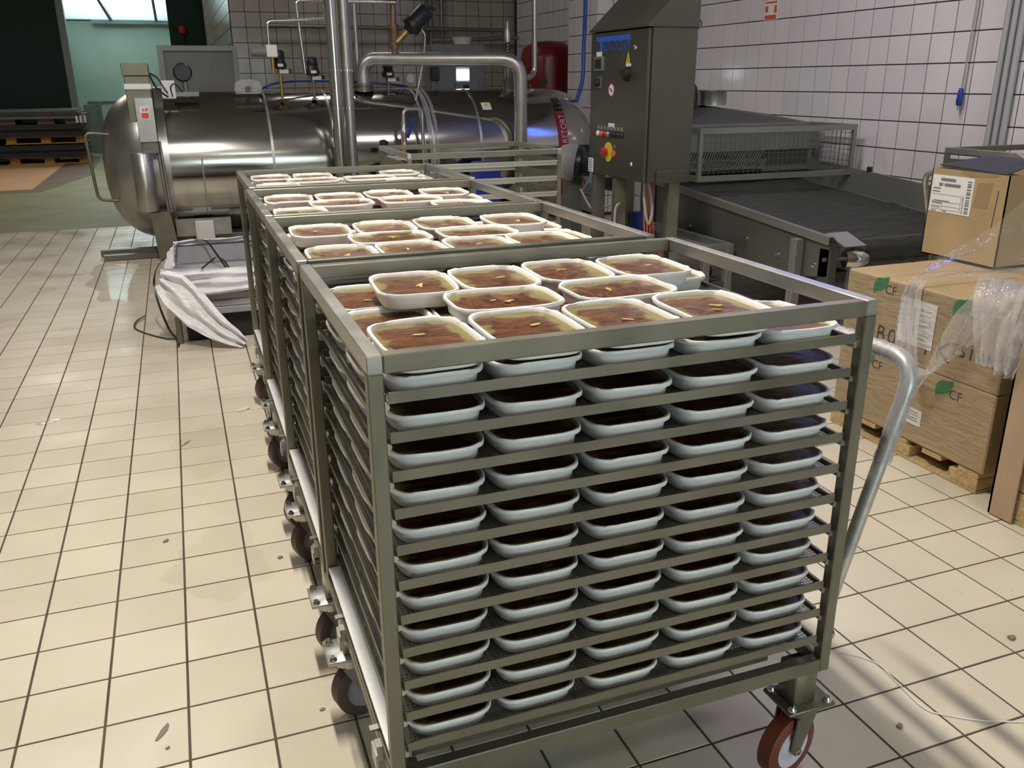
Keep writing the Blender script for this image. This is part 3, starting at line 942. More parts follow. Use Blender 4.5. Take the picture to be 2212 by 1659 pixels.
RK = [(0.780, -0.775, 0.985, 'nearest loaded rack trolley with a film-wrapped push handle', 'nearest rack'),
      (0.779, 0.035, 0.957, 'second loaded rack trolley, right behind the nearest one', 'second rack'),
      (0.782, 0.825, 0.950, 'third loaded rack trolley in the row', 'third rack'),
      (0.800, 1.650, 0.955, 'farthest loaded rack trolley, nearest the steel tank', 'farthest rack')]
COLN = ['leftmost', 'second from left', 'middle', 'second from right', 'rightmost']
ROWN = ['front row', 'middle row', 'rear row']
for ri, (x0, y0, Wd, lab, short) in enumerate(RK):
    rack(x0, y0, Wd, lab, handle=(ri == 0), D=0.765 if ri else 0.762)
    cx0 = x0+0.034+0.0895
    pitch = (Wd-0.068-0.1795)/4
    for i in range(NSH):
        z = LIP0-PITCH_Z*i-LIPH+0.0015
        for r in range(3):
            for c in range(5):
                if i == 0:
                    ok = True
                elif ri == 0:
                    ok = r == 0 or c in (0, 4)
                else:
                    ok = c == 0
                if not ok: continue
                if i == 0 and ri == 0 and c == 4 and r == 1: continue
                jx, jy = rt.uniform(-0.002, 0.002), rt.uniform(-0.003, 0.003)
                x = cx0+pitch*c+jx+(0.002 if c == 0 else (-0.004 if c == 4 else 0))
                y = y0+0.140+0.236*r+jy
                tray(x, y, z, rt.uniform(-0.018, 0.018)+rt.choice((0, PI)), 'white tray of brown food, %s shelf, %s, %s, %s' % (ORD[i], ROWN[r], COLN[c], short), 'food trays on the shelves', flake=(i == 0))
    # second layer lying on the trays of the top shelf
    zt = LIP0-LIPH+0.0015+TH+0.005
    rear = [(0.212, -0.05), (0.393, -0.04), (0.577, -0.04), (0.763, -0.03)]
    for c, (dx, rz) in enumerate(rear):
        dy = (0.540, 0.532, 0.542, 0.525)[c]
        if ri: dy -= 0.02; dx = 0.135+0.190*c+(0.03 if c == 3 else 0)
        if ri == 3 and c == 2: continue
        tray(x0+dx, y0+dy, zt, rz+rt.uniform(-0.02, 0.02), 'upper layer food tray, rear row, %s of four, %s' % (['leftmost', 'second', 'third', 'rightmost'][c], short), 'food trays lying on other trays', flake=True)
    for c in range(2):
        dx = ((0.345, 0.600) if ri == 0 else (0.30, 0.555))[c]
        tray(x0+dx, y0+(0.335 if ri == 0 else 0.325), zt+0.001, PI/2+rt.uniform(-0.03, 0.02), 'upper layer food tray lying crosswise, %s of two, %s' % (['left', 'right'][c], short), 'food trays lying on other trays', flake=True)
    for c in range(4):
        dx = ((0.128, 0.315, 0.502, 0.700) if ri == 0 else (0.13, 0.315, 0.50, 0.685))[c]
        if ri > 1 and c in (1, 2): continue
        tray(x0+dx, y0+(0.130 if ri == 0 else 0.130), zt+0.0005, rt.uniform(-0.02, 0.02), 'upper layer food tray, front row, %s of four, %s' % (['leftmost', 'second', 'third', 'rightmost'][c], short), 'food trays lying on other trays', flake=True)
rack(1.80, 3.05, 0.98, 'empty rack trolley without shelves, in front of the steel tank', shelves=False, group='empty rack trolleys')
er, _ = rack(4.71, 1.17, 0.86, 'empty rack trolley behind the cartons, against the white wall', shelves=False, H=1.16, group='empty rack trolleys')
hp = rounded([(4.70, 1.915, 0.58), (4.56, 1.915, 1.03), (4.56, 1.40, 1.03), (4.70, 1.40, 0.58)], 0.08, 7)
MB().tube(hp, 0.0165, 12).build('handle', 'galvanised', er)
# ------------------------------------------------------------------ retort (large steel pressure vessel)
TY, TZ, TR = 7.35, 0.786, 0.675
rt_ = thing('retort_tank', 'long horizontal polished steel retort vessel with domed ends', 'tank', (2.5, TY, 0))


def ring(x0, x1, r, name, m='steel_polished', par=rt_, n=72):
    return MB().lathe((x0, TY, TZ), (1, 0, 0), [(0, r-0.03), (0, r), (x1-x0, r), (x1-x0, r-0.03)], n).build(name, m, par)


for xa, xb in ((0.47, 1.394), (1.400, 1.985), (1.991, 2.975), (2.981, 3.484), (3.490, 4.46)):
    MB().lathe((xa, TY, TZ), (1, 0, 0), [(0, TR-0.02), (0, TR), (xb-xa, TR), (xb-xa, TR-0.02)], 96).build('cladding_panel', 'steel_polished', rt_)
for xs in (1.397, 1.988, 2.978, 3.487):
    ring(xs-0.012, xs+0.012, TR+0.004, 'seam_band', 'steel_light')
# right dome
prof = [(0.50*math.sin(a), TR*math.cos(a)**0.75 if math.cos(a) > 0 else 0.001) for a in [k*PI/2/14 for k in range(15)]]
prof[-1] = (0.50, 0.001)
MB().lathe((4.46, TY, TZ), (1, 0, 0), prof, 72).build('end_dome', 'steel_polished', rt_)
# door with its ring
ring(0.40, 0.475, TR+0.045, 'door_ring', 'steel_satin')
ring(0.33, 0.392, TR+0.045, 'door_ring', 'steel_satin')
prof = [(-0.46*math.sin(a), (TR+0.02)*max(math.cos(a), 0.0015)**0.72) for a in [k*PI/2/14 for k in range(15)]]
MB().lathe((0.335, TY, TZ), (1, 0, 0), prof, 72).build('door', 'steel_satin', rt_)
MB().tube(rounded([(-0.02, 6.95, 1.10), (-0.22, 6.92, 1.12), (-0.19, 6.92, 0.52), (0.02, 6.95, 0.50)], 0.06), 0.014, 10).build('door_handle', 'steel', rt_)
# door lift: housing, slide, counterweight cylinder and foot
MB().cbox(0.19, 0.395, 6.52, 6.66, 1.22, 1.60, 0.006).build('lift_housing', 'steel', rt_)
MB().cbox(0.18, 0.40, 6.51, 6.67, 1.60, 1.70, 0.006).build('lift_cap', 'steel', rt_)
MB().box(0.185, 0.40, 6.507, 6.512, 1.49, 1.535).build('white_strip', 'white_label', rt_)
MB().cbox(0.25, 0.40, 6.47, 6.53, 1.05, 1.42, 0.004).build('slide_cover', 'steel_satin', rt_)
lb = MB().box(0.285, 0.36, 6.464, 6.469, 1.24, 1.35).build('warning_label', 'white_label', rt_)
MB().box(0.293, 0.352, 6.461, 6.464, 1.25, 1.295).build('red_field', 'red_ink', lb)
MB().prism([(0.30, 6.462, 1.31), (0.325, 6.462, 1.31), (0.3125, 6.462, 1.338)], (0, 0.002, 0)).prism([(0.33, 6.462, 1.31), (0.35, 6.462, 1.31), (0.35, 6.462, 1.335), (0.33, 6.462, 1.335)], (0, 0.002, 0)).build('symbols', 'red_ink', lb)
MB().cbox(0.26, 0.40, 6.50, 6.60, 0.95, 1.06, 0.005).build('lift_bracket', 'steel_dark', rt_)
MB().cyl((0.33, 6.55, 0.90), (0.33, 6.55, 1.0), 0.035, 16).build('piston_rod', 'chrome', rt_)
MB().lathe((0.245, 6.50, 0.45), (0, 0, 1), [(0, 0.001), (0, 0.088), (0.005, 0.09), (0.505, 0.09), (0.51, 0.085), (0.51, 0.001)], 28).build('counterweight', 'steel_satin', rt_)
MB().prism([(0.28, 6.45, 0.0), (0.46, 6.45, 0.0), (0.42, 6.45, 0.44), (0.25, 6.45, 0.44)], (0, 0.22, 0)).build('door_foot', 'steel', rt_)
for xr in (0.405, 0.43):
    MB().cyl((xr, 6.56, 0.42), (xr-0.02, 6.56, 1.05), 0.011, 8).build('guide_rod', 'steel_light', rt_)
MB().box(-0.20, 1.3, 6.62, 6.70, 0.005, 0.05).box(-0.24, 1.2, 6.86, 6.94, 0.005, 0.06).build('door_rail', 'steel_dark', rt_)
MB().box(0.42, 4.3, 6.85, 7.85, 0.06, 0.16).build('base_frame', 'steel_dark', rt_)
for xf in (0.62, 3.9):
    MB().cbox(xf, xf+0.17, 6.74, 6.86, 0.0, 0.30, 0.006).build('support_leg', 'white_paint' if xf < 1 else 'steel', rt_)
MB().box(0.45, 0.95, 6.78, 6.84, 0.16, 0.32).build('saddle', 'steel_light', rt_)
MB().box(3.6, 4.2, 6.78, 6.84, 0.10, 0.30).build('saddle', 'steel_dark', rt_)


def on_tank(x, ang, r=TR+0.003):
    """point on the shell: ang 0 = facing the hall, 90 deg = top"""
    return Vector((x, TY-r*math.cos(ang), TZ+r*math.sin(ang)))


def band(x0, x1, a0, a1, name, m, r=TR+0.004):
    return MB().grid(lambda u, v: on_tank(x0+(x1-x0)*u, math.radians(a0+(a1-a0)*v), r), 1, 24).build(name, m, rt_)


band(4.345, 4.455, -40, 39.5, 'red_band', 'red_band')
vs, fs = text_geo('RETORT', 0.095, 0.0015)
wid = max(v.x for v in vs)
MB().add([on_tank(4.448-v.y, math.radians(10.5)+v.x*0.314/wid/TR, TR+0.008) for v in vs], fs).build('lettering', 'white_label', rt_)
vs, fs = text_geo('FMI', 0.125)
wid = max(v.x for v in vs)
MB().add([on_tank(4.450-v.y, math.radians(41)+v.x*0.20/wid/TR, TR+0.008) for v in vs], fs).build('lettering', 'ink', rt_)
lb = band(3.56, 3.66, 44, 53, 'warning_label', 'white_label')
MB().add([on_tank(3.585, math.radians(48.5), TR+0.008), on_tank(3.635, math.radians(48.5), TR+0.008), on_tank(3.61, math.radians(52), TR+0.008)], [(0, 1, 2)]).build('symbol', 'yellow', lb)
MB().tube([on_tank(0.75, math.radians(a), TR+0.01) for a in range(-40, 12, 6)], 0.006, 6).build('drain_wire', 'grey_wire', rt_)

# clear film left wound round the shell
fm = MB()
for k, (dx, w) in enumerate(((0, 0.05), (0.07, 0.035), (-0.06, 0.03))):
    fm.grid(lambda u, v, dx=dx, w=w: on_tank(2.93+dx+w*u+0.03*noise.noise(Vector((v*3, dx*9, 1))), math.radians(-45+140*v), TR+0.012+0.012*abs(noise.noise(Vector((u*3+dx*50, v*22, 4))))), 3, 50)
tag(fm.build('film_strip', 'crumpled_film'), 'shiny strip of clear film wound round the steel tank', 'plastic film')
tag(MB().tube(catmull([(2.87, 6.95, 1.36), (2.90, 6.9, 1.52), (2.96, 6.95, 1.72), (2.98, 6.9, 1.95), (2.95, 6.9, 2.02)]), 0.006, 6).build('film_string', 'white_film'), 'white string of film rising from the tank to the valve', 'string')

# pipework
ZT = TZ+TR


def pipe(name, label, pts, r, m='steel_pipe', rad=0.06, n=14):
    o = MB().tube(rounded(pts, rad, 7), r, n).build(name, m)
    return tag(o, label, 'pipe')


p1 = thing('riser_pipe', 'thick dark steel riser pipe standing before the tank', 'pipe', (1.985, 6.42, 0))
MB().tube([(1.985, 6.42, 0), (1.985, 6.42, 4.4)], 0.058, 20).build('tube', 'steel_pipe', p1)
for z in (1.30, 1.63):
    MB().lathe((1.985, 6.42, z), (0, 0, 1), [(0, 0.055), (0, 0.064), (0.018, 0.064), (0.018, 0.055)], 20).build('clamp', 'chrome', p1)
p2 = thing('riser_pipe', 'lighter steel riser pipe beside the thick one', 'pipe', (2.11, 6.50, 0))
MB().tube([(2.11, 6.50, 0), (2.11, 6.50, 4.4)], 0.052, 20).build('tube', 'steel_light', p2)
for z in (1.30, 1.63):
    MB().lathe((2.11, 6.50, z), (0, 0, 1), [(0, 0.05), (0, 0.057), (0.018, 0.057), (0.018, 0.05)], 20).build('clamp', 'chrome', p2)
el = thing('arched_pipe', 'wide arched steel pipe crossing above the tank', 'pipe', (2.40, 7.2, ZT))
MB().tube(rounded([(2.40, 7.2, ZT-0.02), (2.40, 7.2, 1.755), (3.87, 6.58, 1.745), (3.87, 6.58, 0.0)], 0.20, 10), 0.066, 22).build('tube', 'steel_light', el)
MB().lathe((2.40, 7.2, ZT-0.01), (0, 0, 1), [(0, 0.06), (0, 0.10), (0.03, 0.10), (0.03, 0.085), (0.05, 0.085), (0.05, 0.10), (0.075, 0.10), (0.075, 0.06)], 24, False).build('flange', 'steel', el)
pipe('feed_pipe', 'thin steel pipe running left from the riser to the grey valve', [(2.02, 6.9, 2.10), (1.47, 6.9, 2.08), (1.47, 6.9, 1.86)], 0.014)
pipe('feed_pipe', 'thin bent steel pipe dropping behind the riser to the second valve', [(2.72, 7.0, 2.27), (1.76, 7.0, 2.27), (1.80, 7.0, 1.62)], 0.016)
pipe('wall_pipe', 'long horizontal pipe on the back wall behind the valve', [(1.9, 11.2, 2.28), (5.4, 11.2, 2.26)], 0.028, 'steel')
pipe('wall_pipe', 'lower horizontal pipe bracketed in the far corner', [(4.2, 11.0, 2.10), (5.5, 10.9, 2.14)], 0.03, 'steel_dark')
for k, (x, r_) in enumerate(((4.18, 0.020), (4.27, 0.022), (4.33, 0.014), (4.44, 0.026))):
    pipe('wall_conduit', ['leftmost', 'second', 'third', 'rightmost'][k]+' of the vertical conduits on the back wall above the bowl', [(x, 11.3, 1.4), (x, 11.3, 4.4)], r_, 'steel_dark')
for k, (x, r_) in enumerate(((2.20, 0.030), (2.27, 0.022))):
    pipe('drop_pipe', ['wider', 'thinner'][k]+' of two pale pipes dropping behind the riser', [(x+0.1, 7.3, ZT-0.05), (x+0.1, 7.3, 4.4)], r_, 'steel_light')
hk = thing('hooked_pipe', 'tall steel pipe hooked at its lower end beside the red vessel', 'pipe', (4.51, 7.8, 1.55))
MB().tube(rounded([(4.51, 7.8, 4.4), (4.51, 7.8, 1.60), (4.36, 7.7, 1.56)], 0.10, 8), 0.032, 16).build('tube', 'steel_pipe', hk)
MB().cyl((4.43, 7.75, 1.50), (4.47, 7.75, 1.38), 0.014, 8).bar((4.44, 7.74, 1.43), (4.56, 7.70, 1.45), 0.02, 0.012).build('tap', 'bronze', hk)
MB().lathe((4.62, 7.78, 1.52), (0, -1, 0), [(0, 0.001), (0, 0.035), (0.03, 0.035), (0.03, 0.001)], 16).build('gauge', 'black_plastic', hk)


def black_valve(name, label, x, y, z0, zb, stem='brass'):
    """angle valve with a black bell-shaped actuator"""
    t = thing(name, label, 'valve', (x, y, z0))
    MB().lathe((x, y, z0-0.02), (0, 0, 1), [(0, 0.03), (0.012, 0.03), (0.012, 0.014), (zb-z0-0.02, 0.016), (zb-z0-0.02, 0.028), (zb-z0+0.02, 0.028)], 14).build('stem', stem, t)
    MB().lathe((x, y, zb), (0, 0, 1), [(0, 0.001), (0, 0.060), (0.04, 0.068), (0.06, 0.057), (0.09, 0.050), (0.095, 0.054), (0.15, 0.050), (0.168, 0.038), (0.175, 0.001)], 20).build('actuator', 'black_plastic', t)
    MB().box(x-0.026, x+0.026, y-0.072, y-0.062, zb+0.02, zb+0.045).build('label_plate', 'white_label', t)
    MB().box(x-0.01, x+0.075, y-0.03, y+0.02, zb-0.04, zb-0.008).build('solenoid', 'white_paint', t)
    MB().box(x+0.075, x+0.11, y-0.03, y+0.02, zb-0.035, zb+0.0).build('connector', 'black_plastic', t)
    return t


black_valve('control_valve', 'black capped valve on a brass stem, left of the riser', 1.56, 6.98, ZT-0.06, 1.66)
black_valve('control_valve', 'black capped valve on a short steel stem, close to the riser', 1.87, 7.0, ZT-0.06, 1.60, 'steel')
black_valve('control_valve', 'black capped valve under the arched pipe', 2.68, 7.3, ZT-0.03, 1.58, 'steel_dark')
gv = thing('motor_valve', 'grey box valve hanging from the thin pipe against the wall', 'valve', (1.49, 6.9, 1.74))
MB().cbox(1.44, 1.54, 6.85, 6.95, 1.76, 1.87, 0.008).build('body', 'white_paint', gv)
MB().cyl((1.30, 6.9, 1.81), (1.44, 6.9, 1.81), 0.045, 18).build('motor', 'grey_paint', gv)
MB().cyl((1.49, 6.9, 1.62), (1.49, 6.9, 1.77), 0.018, 10).build('stem', 'brass', gv)
av = thing('angle_valve', 'bronze angle valve with a tilted black cylinder actuator', 'valve', (2.73, 7.1, 1.78))
MB().tube([(2.70, 7.05, 1.80), (2.72, 7.05, 4.4)], 0.030, 14).build('pipe', 'bronze', av)
MB().lathe((2.705, 7.05, 1.84), (0, 0, 1), [(0, 0.03), (0, 0.042), (0.05, 0.046), (0.18, 0.046), (0.19, 0.05), (0.23, 0.05), (0.23, 0.03)], 14).build('body', 'bronze', av)
dv = Vector((0.72, 0, 0.69)).normalized()
q0 = Vector((2.71, 7.0, 1.90))
MB().cyl(q0, q0+dv*0.16, 0.036, 14).build('neck', 'brass', av)
MB().lathe(q0+dv*0.15, dv, [(0, 0.001), (0, 0.035), (0.04, 0.06), (0.06, 0.105), (0.11, 0.105), (0.12, 0.09), (0.28, 0.088), (0.30, 0.07), (0.30, 0.001)], 22).build('actuator', 'black_plastic', av)
MB().cyl(q0+dv*0.43, q0+dv*0.50, 0.022, 10).cyl(q0+dv*0.49, q0+dv*0.49+Vector((0.06, 0, -0.03)), 0.014, 8).build('air_fitting', 'black_plastic', av)
sv = thing('safety_valve', 'slim steel safety valve with an exposed spring on the tank', 'valve', (3.98, 7.25, ZT-0.03))
MB().lathe((3.98, 7.25, ZT-0.05), (0, 0, 1), [(0, 0.08), (0.03, 0.08), (0.03, 0.05), (0.10, 0.045), (0.12, 0.06), (0.14, 0.06), (0.15, 0.03), (0.30, 0.03)], 18).build('body', 'steel', sv)
MB().tube([(3.98+0.026*math.cos(k*0.7), 7.25+0.026*math.sin(k*0.7), 1.72+0.0032*k) for k in range(66)], 0.006, 6).build('spring', 'black_plastic', sv)
MB().cyl((3.98, 7.25, 1.70), (3.98, 7.25, 2.10), 0.014, 10).lathe((3.98, 7.25, 1.93), (0, 0, 1), [(0, 0.02), (0, 0.032), (0.10, 0.030), (0.14, 0.014), (0.2, 0.012)], 12).build('bonnet', 'steel_light', sv)
# gauge and black box, jug, motor on the left end
gg = thing('pressure_gauge', 'round pressure gauge standing on the tank', 'gauge', (2.93, 7.35, ZT))
MB().cyl((2.93, 7.35, ZT-0.02), (2.93, 7.35, ZT+0.06), 0.01, 8).build('stem', 'brass', gg)
MB().lathe((2.93, 7.37, ZT+0.11), (0, -1, 0), [(0, 0.001), (0, 0.055), (0.035, 0.055), (0.035, 0.047), (0.028, 0.045), (0.028, 0.001)], 22).build('case', 'chrome', gg)
MB().cyl((2.93, 7.343, ZT+0.11), (2.93, 7.341, ZT+0.11), 0.044, 20).build('dial', 'steel_light', gg)
bb = thing('pressure_switch', 'black pressure switch box on thin legs on the tank', 'switch box', (3.22, 7.35, ZT))
MB().cbox(3.15, 3.24, 7.32, 7.40, ZT+0.08, ZT+0.22, 0.01).build('box', 'black_plastic', bb)
MB().cyl((3.17, 7.36, ZT-0.02), (3.17, 7.36, ZT+0.09), 0.012, 8).cyl((3.22, 7.36, ZT-0.02), (3.22, 7.36, ZT+0.09), 0.012, 8).build('leg', 'steel_dark', bb)
mg = thing('level_sensor', 'dark round sensor head with wires at the tank door', 'sensor', (0.66, 7.0, ZT))
MB().lathe((0.68, 7.03, ZT+0.17), (0, -1, 0), [(0, 0.001), (0, 0.075), (0.05, 0.085), (0.07, 0.07), (0.07, 0.001)], 22).build('head', 'black_plastic', mg)
MB().cyl((0.69, 7.0, ZT-0.05), (0.69, 7.0, ZT+0.12), 0.022, 10).box(0.58, 0.80, 6.93, 7.03, ZT-0.04, ZT-0.0).build('bracket', 'steel_dark', mg)
jb = thing('junction_box', 'small white junction box on the tank near the door', 'box', (0.52, 6.95, ZT))
MB().cbox(0.48, 0.60, 6.92, 6.98, ZT-0.06, ZT+0.10, 0.006).build('box', 'white_label', jb)
MB().tube(catmull([(0.40, 6.6, 1.62), (0.46, 6.7, 1.58), (0.50, 6.85, 1.50), (0.53, 6.93, 1.45)]), 0.008, 6).tube(catmull([(0.40, 6.6, 1.60), (0.44, 6.7, 1.50), (0.50, 6.85, 1.44), (0.53, 6.93, 1.42)]), 0.008, 6).tube(catmull([(0.57, 6.9, 1.42), (0.56, 6.86, 1.50), (0.60, 6.86, 1.53), (0.66, 6.9, 1.46)]), 0.006, 6).build('cable', 'black_plastic', jb)
jg = thing('plastic_jug', 'cloudy white plastic jug with a grip hole lying on the tank', 'jug', (1.25, 7.05, ZT-0.05))
loop = [(-0.125, -0.03), (-0.115, 0.04), (-0.06, 0.07), (0.06, 0.07), (0.115, 0.05), (0.13, -0.01), (0.11, -0.06), (-0.11, -0.06)]
hole = [(-0.03, -0.05), (-0.03, 0.0), (-0.012, 0.015), (0.0, 0.018), (0.012, 0.015), (0.025, 0.01), (0.025, -0.05), (0.0, -0.05)]
zz = ZT+0.035
vs = [(1.25+a, y, zz+b) for y in (6.98, 7.10) for a, b in loop]+[(1.25+a, y, zz+b*0.9) for y in (6.98, 7.10) for a, b in hole]
idx = list(range(8))
fs = [(i, (i+1) % 8, 8+(i+1) % 8, 8+i) for i in idx]+[(16+i, 24+i, 24+(i+1) % 8, 16+(i+1) % 8) for i in idx]
fs += [(i, 16+i, 16+(i+1) % 8, (i+1) % 8) for i in idx]+[(8+i, 8+(i+1) % 8, 24+(i+1) % 8, 24+i) for i in idx]
MB().add(vs, fs).build('body', 'jug_plastic', jg)
tag(MB().tube(catmull([(1.36, 7.2, ZT+0.0), (1.45, 7.1, ZT+0.05), (1.6, 7.15, ZT+0.08), (1.85, 7.2, ZT+0.09), (2.3, 7.3, ZT+0.08), (2.7, 7.35, ZT+0.05), (2.9, 7.4, ZT+0.03)]), 0.012, 8).build('air_hose', 'blue_hose'), 'thin blue air hose trailing along the tank top', 'hose')
tag(MB().tube(catmull([(4.86, 7.2, 4.4), (4.86, 7.2, 2.3), (4.85, 7.2, 1.9), (4.82, 7.15, 1.55), (4.72, 7.1, 1.30)]), 0.022, 10).build('water_hose', 'blue_hose'), 'long blue hose hanging past the tank end', 'hose')
rv = thing('red_vessel', 'dark red upright pressure vessel in the corner behind the tank', 'vessel', (5.25, 9.1, 0))
MB().lathe((5.22, 9.08, 0.25), (0, 0, 1), [(0, 0.001), (0.02, 0.2), (0.10, 0.33), (0.2, 0.36), (1.55, 0.36), (1.68, 0.33), (1.76, 0.2), (1.78, 0.001)], 40).build('shell', 'red_paint', rv)
for a in (0.6, 2.7, 4.8):
    MB().cyl((5.22+0.28*math.cos(a), 9.08+0.28*math.sin(a), 0), (5.22+0.28*math.cos(a), 9.08+0.28*math.sin(a), 0.45), 0.025, 10).build('leg', 'red_paint', rv)
cp = thing('operator_console', 'grey operator console with a lit screen behind the tank', 'console', (3.72, 8.3, 1.4))
MB().cbox(3.40, 4.05, 8.2, 8.5, 0.0, 1.94, 0.008).build('box', 'panel_grey', cp)
MB().box(3.685, 3.85, 8.185, 8.20, 1.535, 1.695).build('bezel', 'white_paint', cp)
MB().box(3.695, 3.84, 8.180, 8.186, 1.555, 1.665).build('screen', 'screen', cp)
MB().box(3.67, 3.94, 8.17, 8.2, 1.40, 1.535).build('lower_plate', 'grey_paint', cp)
MB().lathe((3.80, 8.17, 1.48), (0, -1, 0), [(0, 0.035), (0.03, 0.03), (0.03, 0.001)], 16).build('knob', 'black_plastic', cp)
bw = thing('bowl', 'shallow cream bowl on top of the grey operator console', 'bowl', (3.81, 8.32, 1.94))
MB().lathe((3.81, 8.32, 1.942), (0, 0, 1), [(0, 0.001), (0, 0.09), (0.07, 0.115), (0.078, 0.12), (0.078, 0.112), (0.01, 0.085), (0.01, 0.001)], 24).build('shell', 'crumb_mat', bw)
hd = thing('steel_hood', 'framed grey steel hood standing behind the tank door', 'hood', (0.9, 9.0, 0))
MB().box(0.50, 1.30, 9.0, 9.5, 0.0, 1.88).build('panel', 'grey_paint', hd)
MB().box(0.47, 1.33, 8.97, 9.53, 1.88, 1.935).box(0.47, 0.53, 8.97, 9.03, 0, 1.88).box(1.27, 1.33, 8.97, 9.03, 0, 1.88).build('frame', 'frame_grey', hd)

# valve group before the tank, right of the risers
lv = thing('lever_valve', 'ball valve with a blue lever below a bent steel pipe', 'valve', (2.62, 6.6, 0.7))
MB().tube(rounded([(2.64, 6.55, 0.80), (2.64, 6.55, 1.285), (2.84, 6.60, 1.285), (2.84, 6.60, 0.0)], 0.06, 7), 0.017, 12).build('bent_pipe', 'steel_light', lv)
MB().lathe((2.64, 6.55, 0.98), (0, 0, 1), [(0, 0.015), (0, 0.026), (0.05, 0.026), (0.06, 0.034), (0.12, 0.034), (0.13, 0.024), (0.19, 0.024), (0.19, 0.015)], 14).build('body', 'steel_light', lv)
MB().bar((2.66, 6.50, 1.02), (2.72, 6.48, 1.20), 0.03, 0.018, (0, 1, 0)).build('lever', 'blue_plastic', lv)
MB().tube(rounded([(2.64, 6.55, 0.98), (2.63, 6.52, 0.90), (2.52, 6.45, 0.78)], 0.05), 0.024, 12).build('elbow', 'brass', lv)
MB().lathe((2.42, 6.45, 0.70), Vector((0.6, 0, 0.8)), [(-0.12, 0.001), (-0.12, 0.075), (-0.02, 0.085), (0.04, 0.06), (0.08, 0.03), (0.08, 0.001)], 18).build('actuator', 'black_plastic', lv)
MB().lathe((2.40, 6.45, 0.93), Vector((0.2, 0, 1)), [(0, 0.001), (0, 0.04), (0.07, 0.045), (0.09, 0.001)], 14).build('fitting', 'black_plastic', lv)
MB().cyl((2.42, 6.47, 0.0), (2.42, 6.47, 0.62), 0.03, 12).build('supply_pipe', 'steel', lv)
cn_ = thing('blue_canister', 'blue plastic canister with a white tag below the tank', 'canister', (3.45, 6.4, 0.0))
MB().cbox(3.28, 3.55, 6.28, 6.52, 0.0, 0.78, 0.03).build('body', 'blue_plastic', cn_)
MB().box(3.36, 3.44, 6.276, 6.281, 0.70, 0.72).build('tag_label', 'white_label', cn_)
MB().tube(rounded([(3.56, 6.4, 0.62), (3.63, 6.4, 0.60), (3.63, 6.4, 0.45), (3.56, 6.4, 0.43)], 0.04), 0.012, 8).build('handle', 'black_plastic', cn_)
# ------------------------------------------------------------------ electrical cabinet on legs
CX0, CX1, CY0, CY1, CZ0, CZ1 = 3.342, 3.69, 3.02, 3.84, 0.905, 1.848
cb = thing('control_cabinet', 'tall grey steel control cabinet with slanted roof and emergency stop', 'cabinet', (3.5, 3.4, 0))
MB().cbox(CX0+0.03, CX1, CY0, CY1, CZ0, CZ1, 0.004).build('body', 'steel_cabinet', cb)
MB().prism([(CX0-0.012, CY0-0.006, CZ1), (CX1+0.004, CY0-0.006, CZ1), (CX1+0.004, CY0-0.006, CZ1+0.36), (CX0-0.012, CY0-0.006, CZ1+0.012)], (0, CY1-CY0+0.012, 0)).build('roof', 'steel_cabinet', cb)
dr = MB().cbox(CX0, CX0+0.024, CY0+0.004, CY1-0.004, CZ0+0.004, CZ1-0.006, 0.004).build('door', 'steel_cabinet', cb)
MB().box(CX0+0.0245, CX0+0.0295, CY0+0.001, CY1-0.001, CZ0+0.002, CZ1-0.002).build('seal', 'black_plastic', cb)
MB().cbox(CX0+0.09, CX1-0.01, CY0-0.012, CY0-0.001, CZ0-0.005, CZ0+0.075, 0.003).build('cable_plate', 'steel_cabinet', cb)
for lx, ly in ((3.555, 3.05), (3.36, 3.43), (3.60, 3.76), (3.36, 3.76)):
    MB().cbox(lx, lx+0.085, ly, ly+0.06, 0, CZ0-0.001, 0.004).build('leg', 'steel', cb)
MB().lathe((CX1+0.01, CY0+0.02, CZ1+0.02), (0, 1, 0), [(0, 0.025), (0.004, 0.03), (0.008, 0.025), (0.004, 0.02), (0, 0.025)], 16).build('lifting_eye', 'black_plastic', cb)
PX = CX0-0.0015


def dplate(name, y0, y1, z0, z1, m, t=0.003, par=dr):
    return MB().box(CX0-t, CX0+0.001, min(y0, y1), max(y0, y1), z0, z1).build(name, m, par)


U, V_ = Vector((0, -1, 0)), Vector((0, 0, 1))
dplate('logo_bar', 3.75, 3.262, 1.785, 1.816, 'blue_print', 0.002)
dplate('logo_stem', 3.695, 3.66, 1.722, 1.786, 'blue_print', 0.002)
text_on('logo_lettering', 'ECNOCEAM', 0.090, (PX, 3.655, 1.724), U, V_, 'blue_print', dr, sx=0.83, thin=0.0006)
o = dplate('key_switch', 3.765, 3.635, 1.60, 1.69, 'steel_light', 0.012)
MB().box(CX0-0.016, CX0-0.012, 3.655, 3.745, 1.612, 1.675).build('window', 'ink', o)
dplate('name_plate', 3.745, 3.665, 1.692, 1.722, 'white_label')
o = dplate('selector_plate', 3.73, 3.66, 1.49, 1.56, 'steel_light', 0.006)
MB().lathe((CX0-0.006, 3.70, 1.525), (-1, 0, 0), [(0, 0.03), (0.03, 0.026), (0.032, 0.001)], 14).build('selector_knob', 'black_plastic', o)
MB().add([(PX-0.002, 3.305, 1.642), (PX-0.002, 3.245, 1.642), (PX-0.002, 3.275, 1.712)], [(0, 1, 2)]).build('warning_triangle', 'yellow', dr)
MB().add([(PX-0.003, 3.281, 1.652), (PX-0.003, 3.269, 1.652), (PX-0.003, 3.273, 1.69)], [(0, 1, 2)]).build('warning_mark', 'ink', dr)
dplate('warning_plate', 3.305, 3.24, 1.622, 1.640, 'white_label')
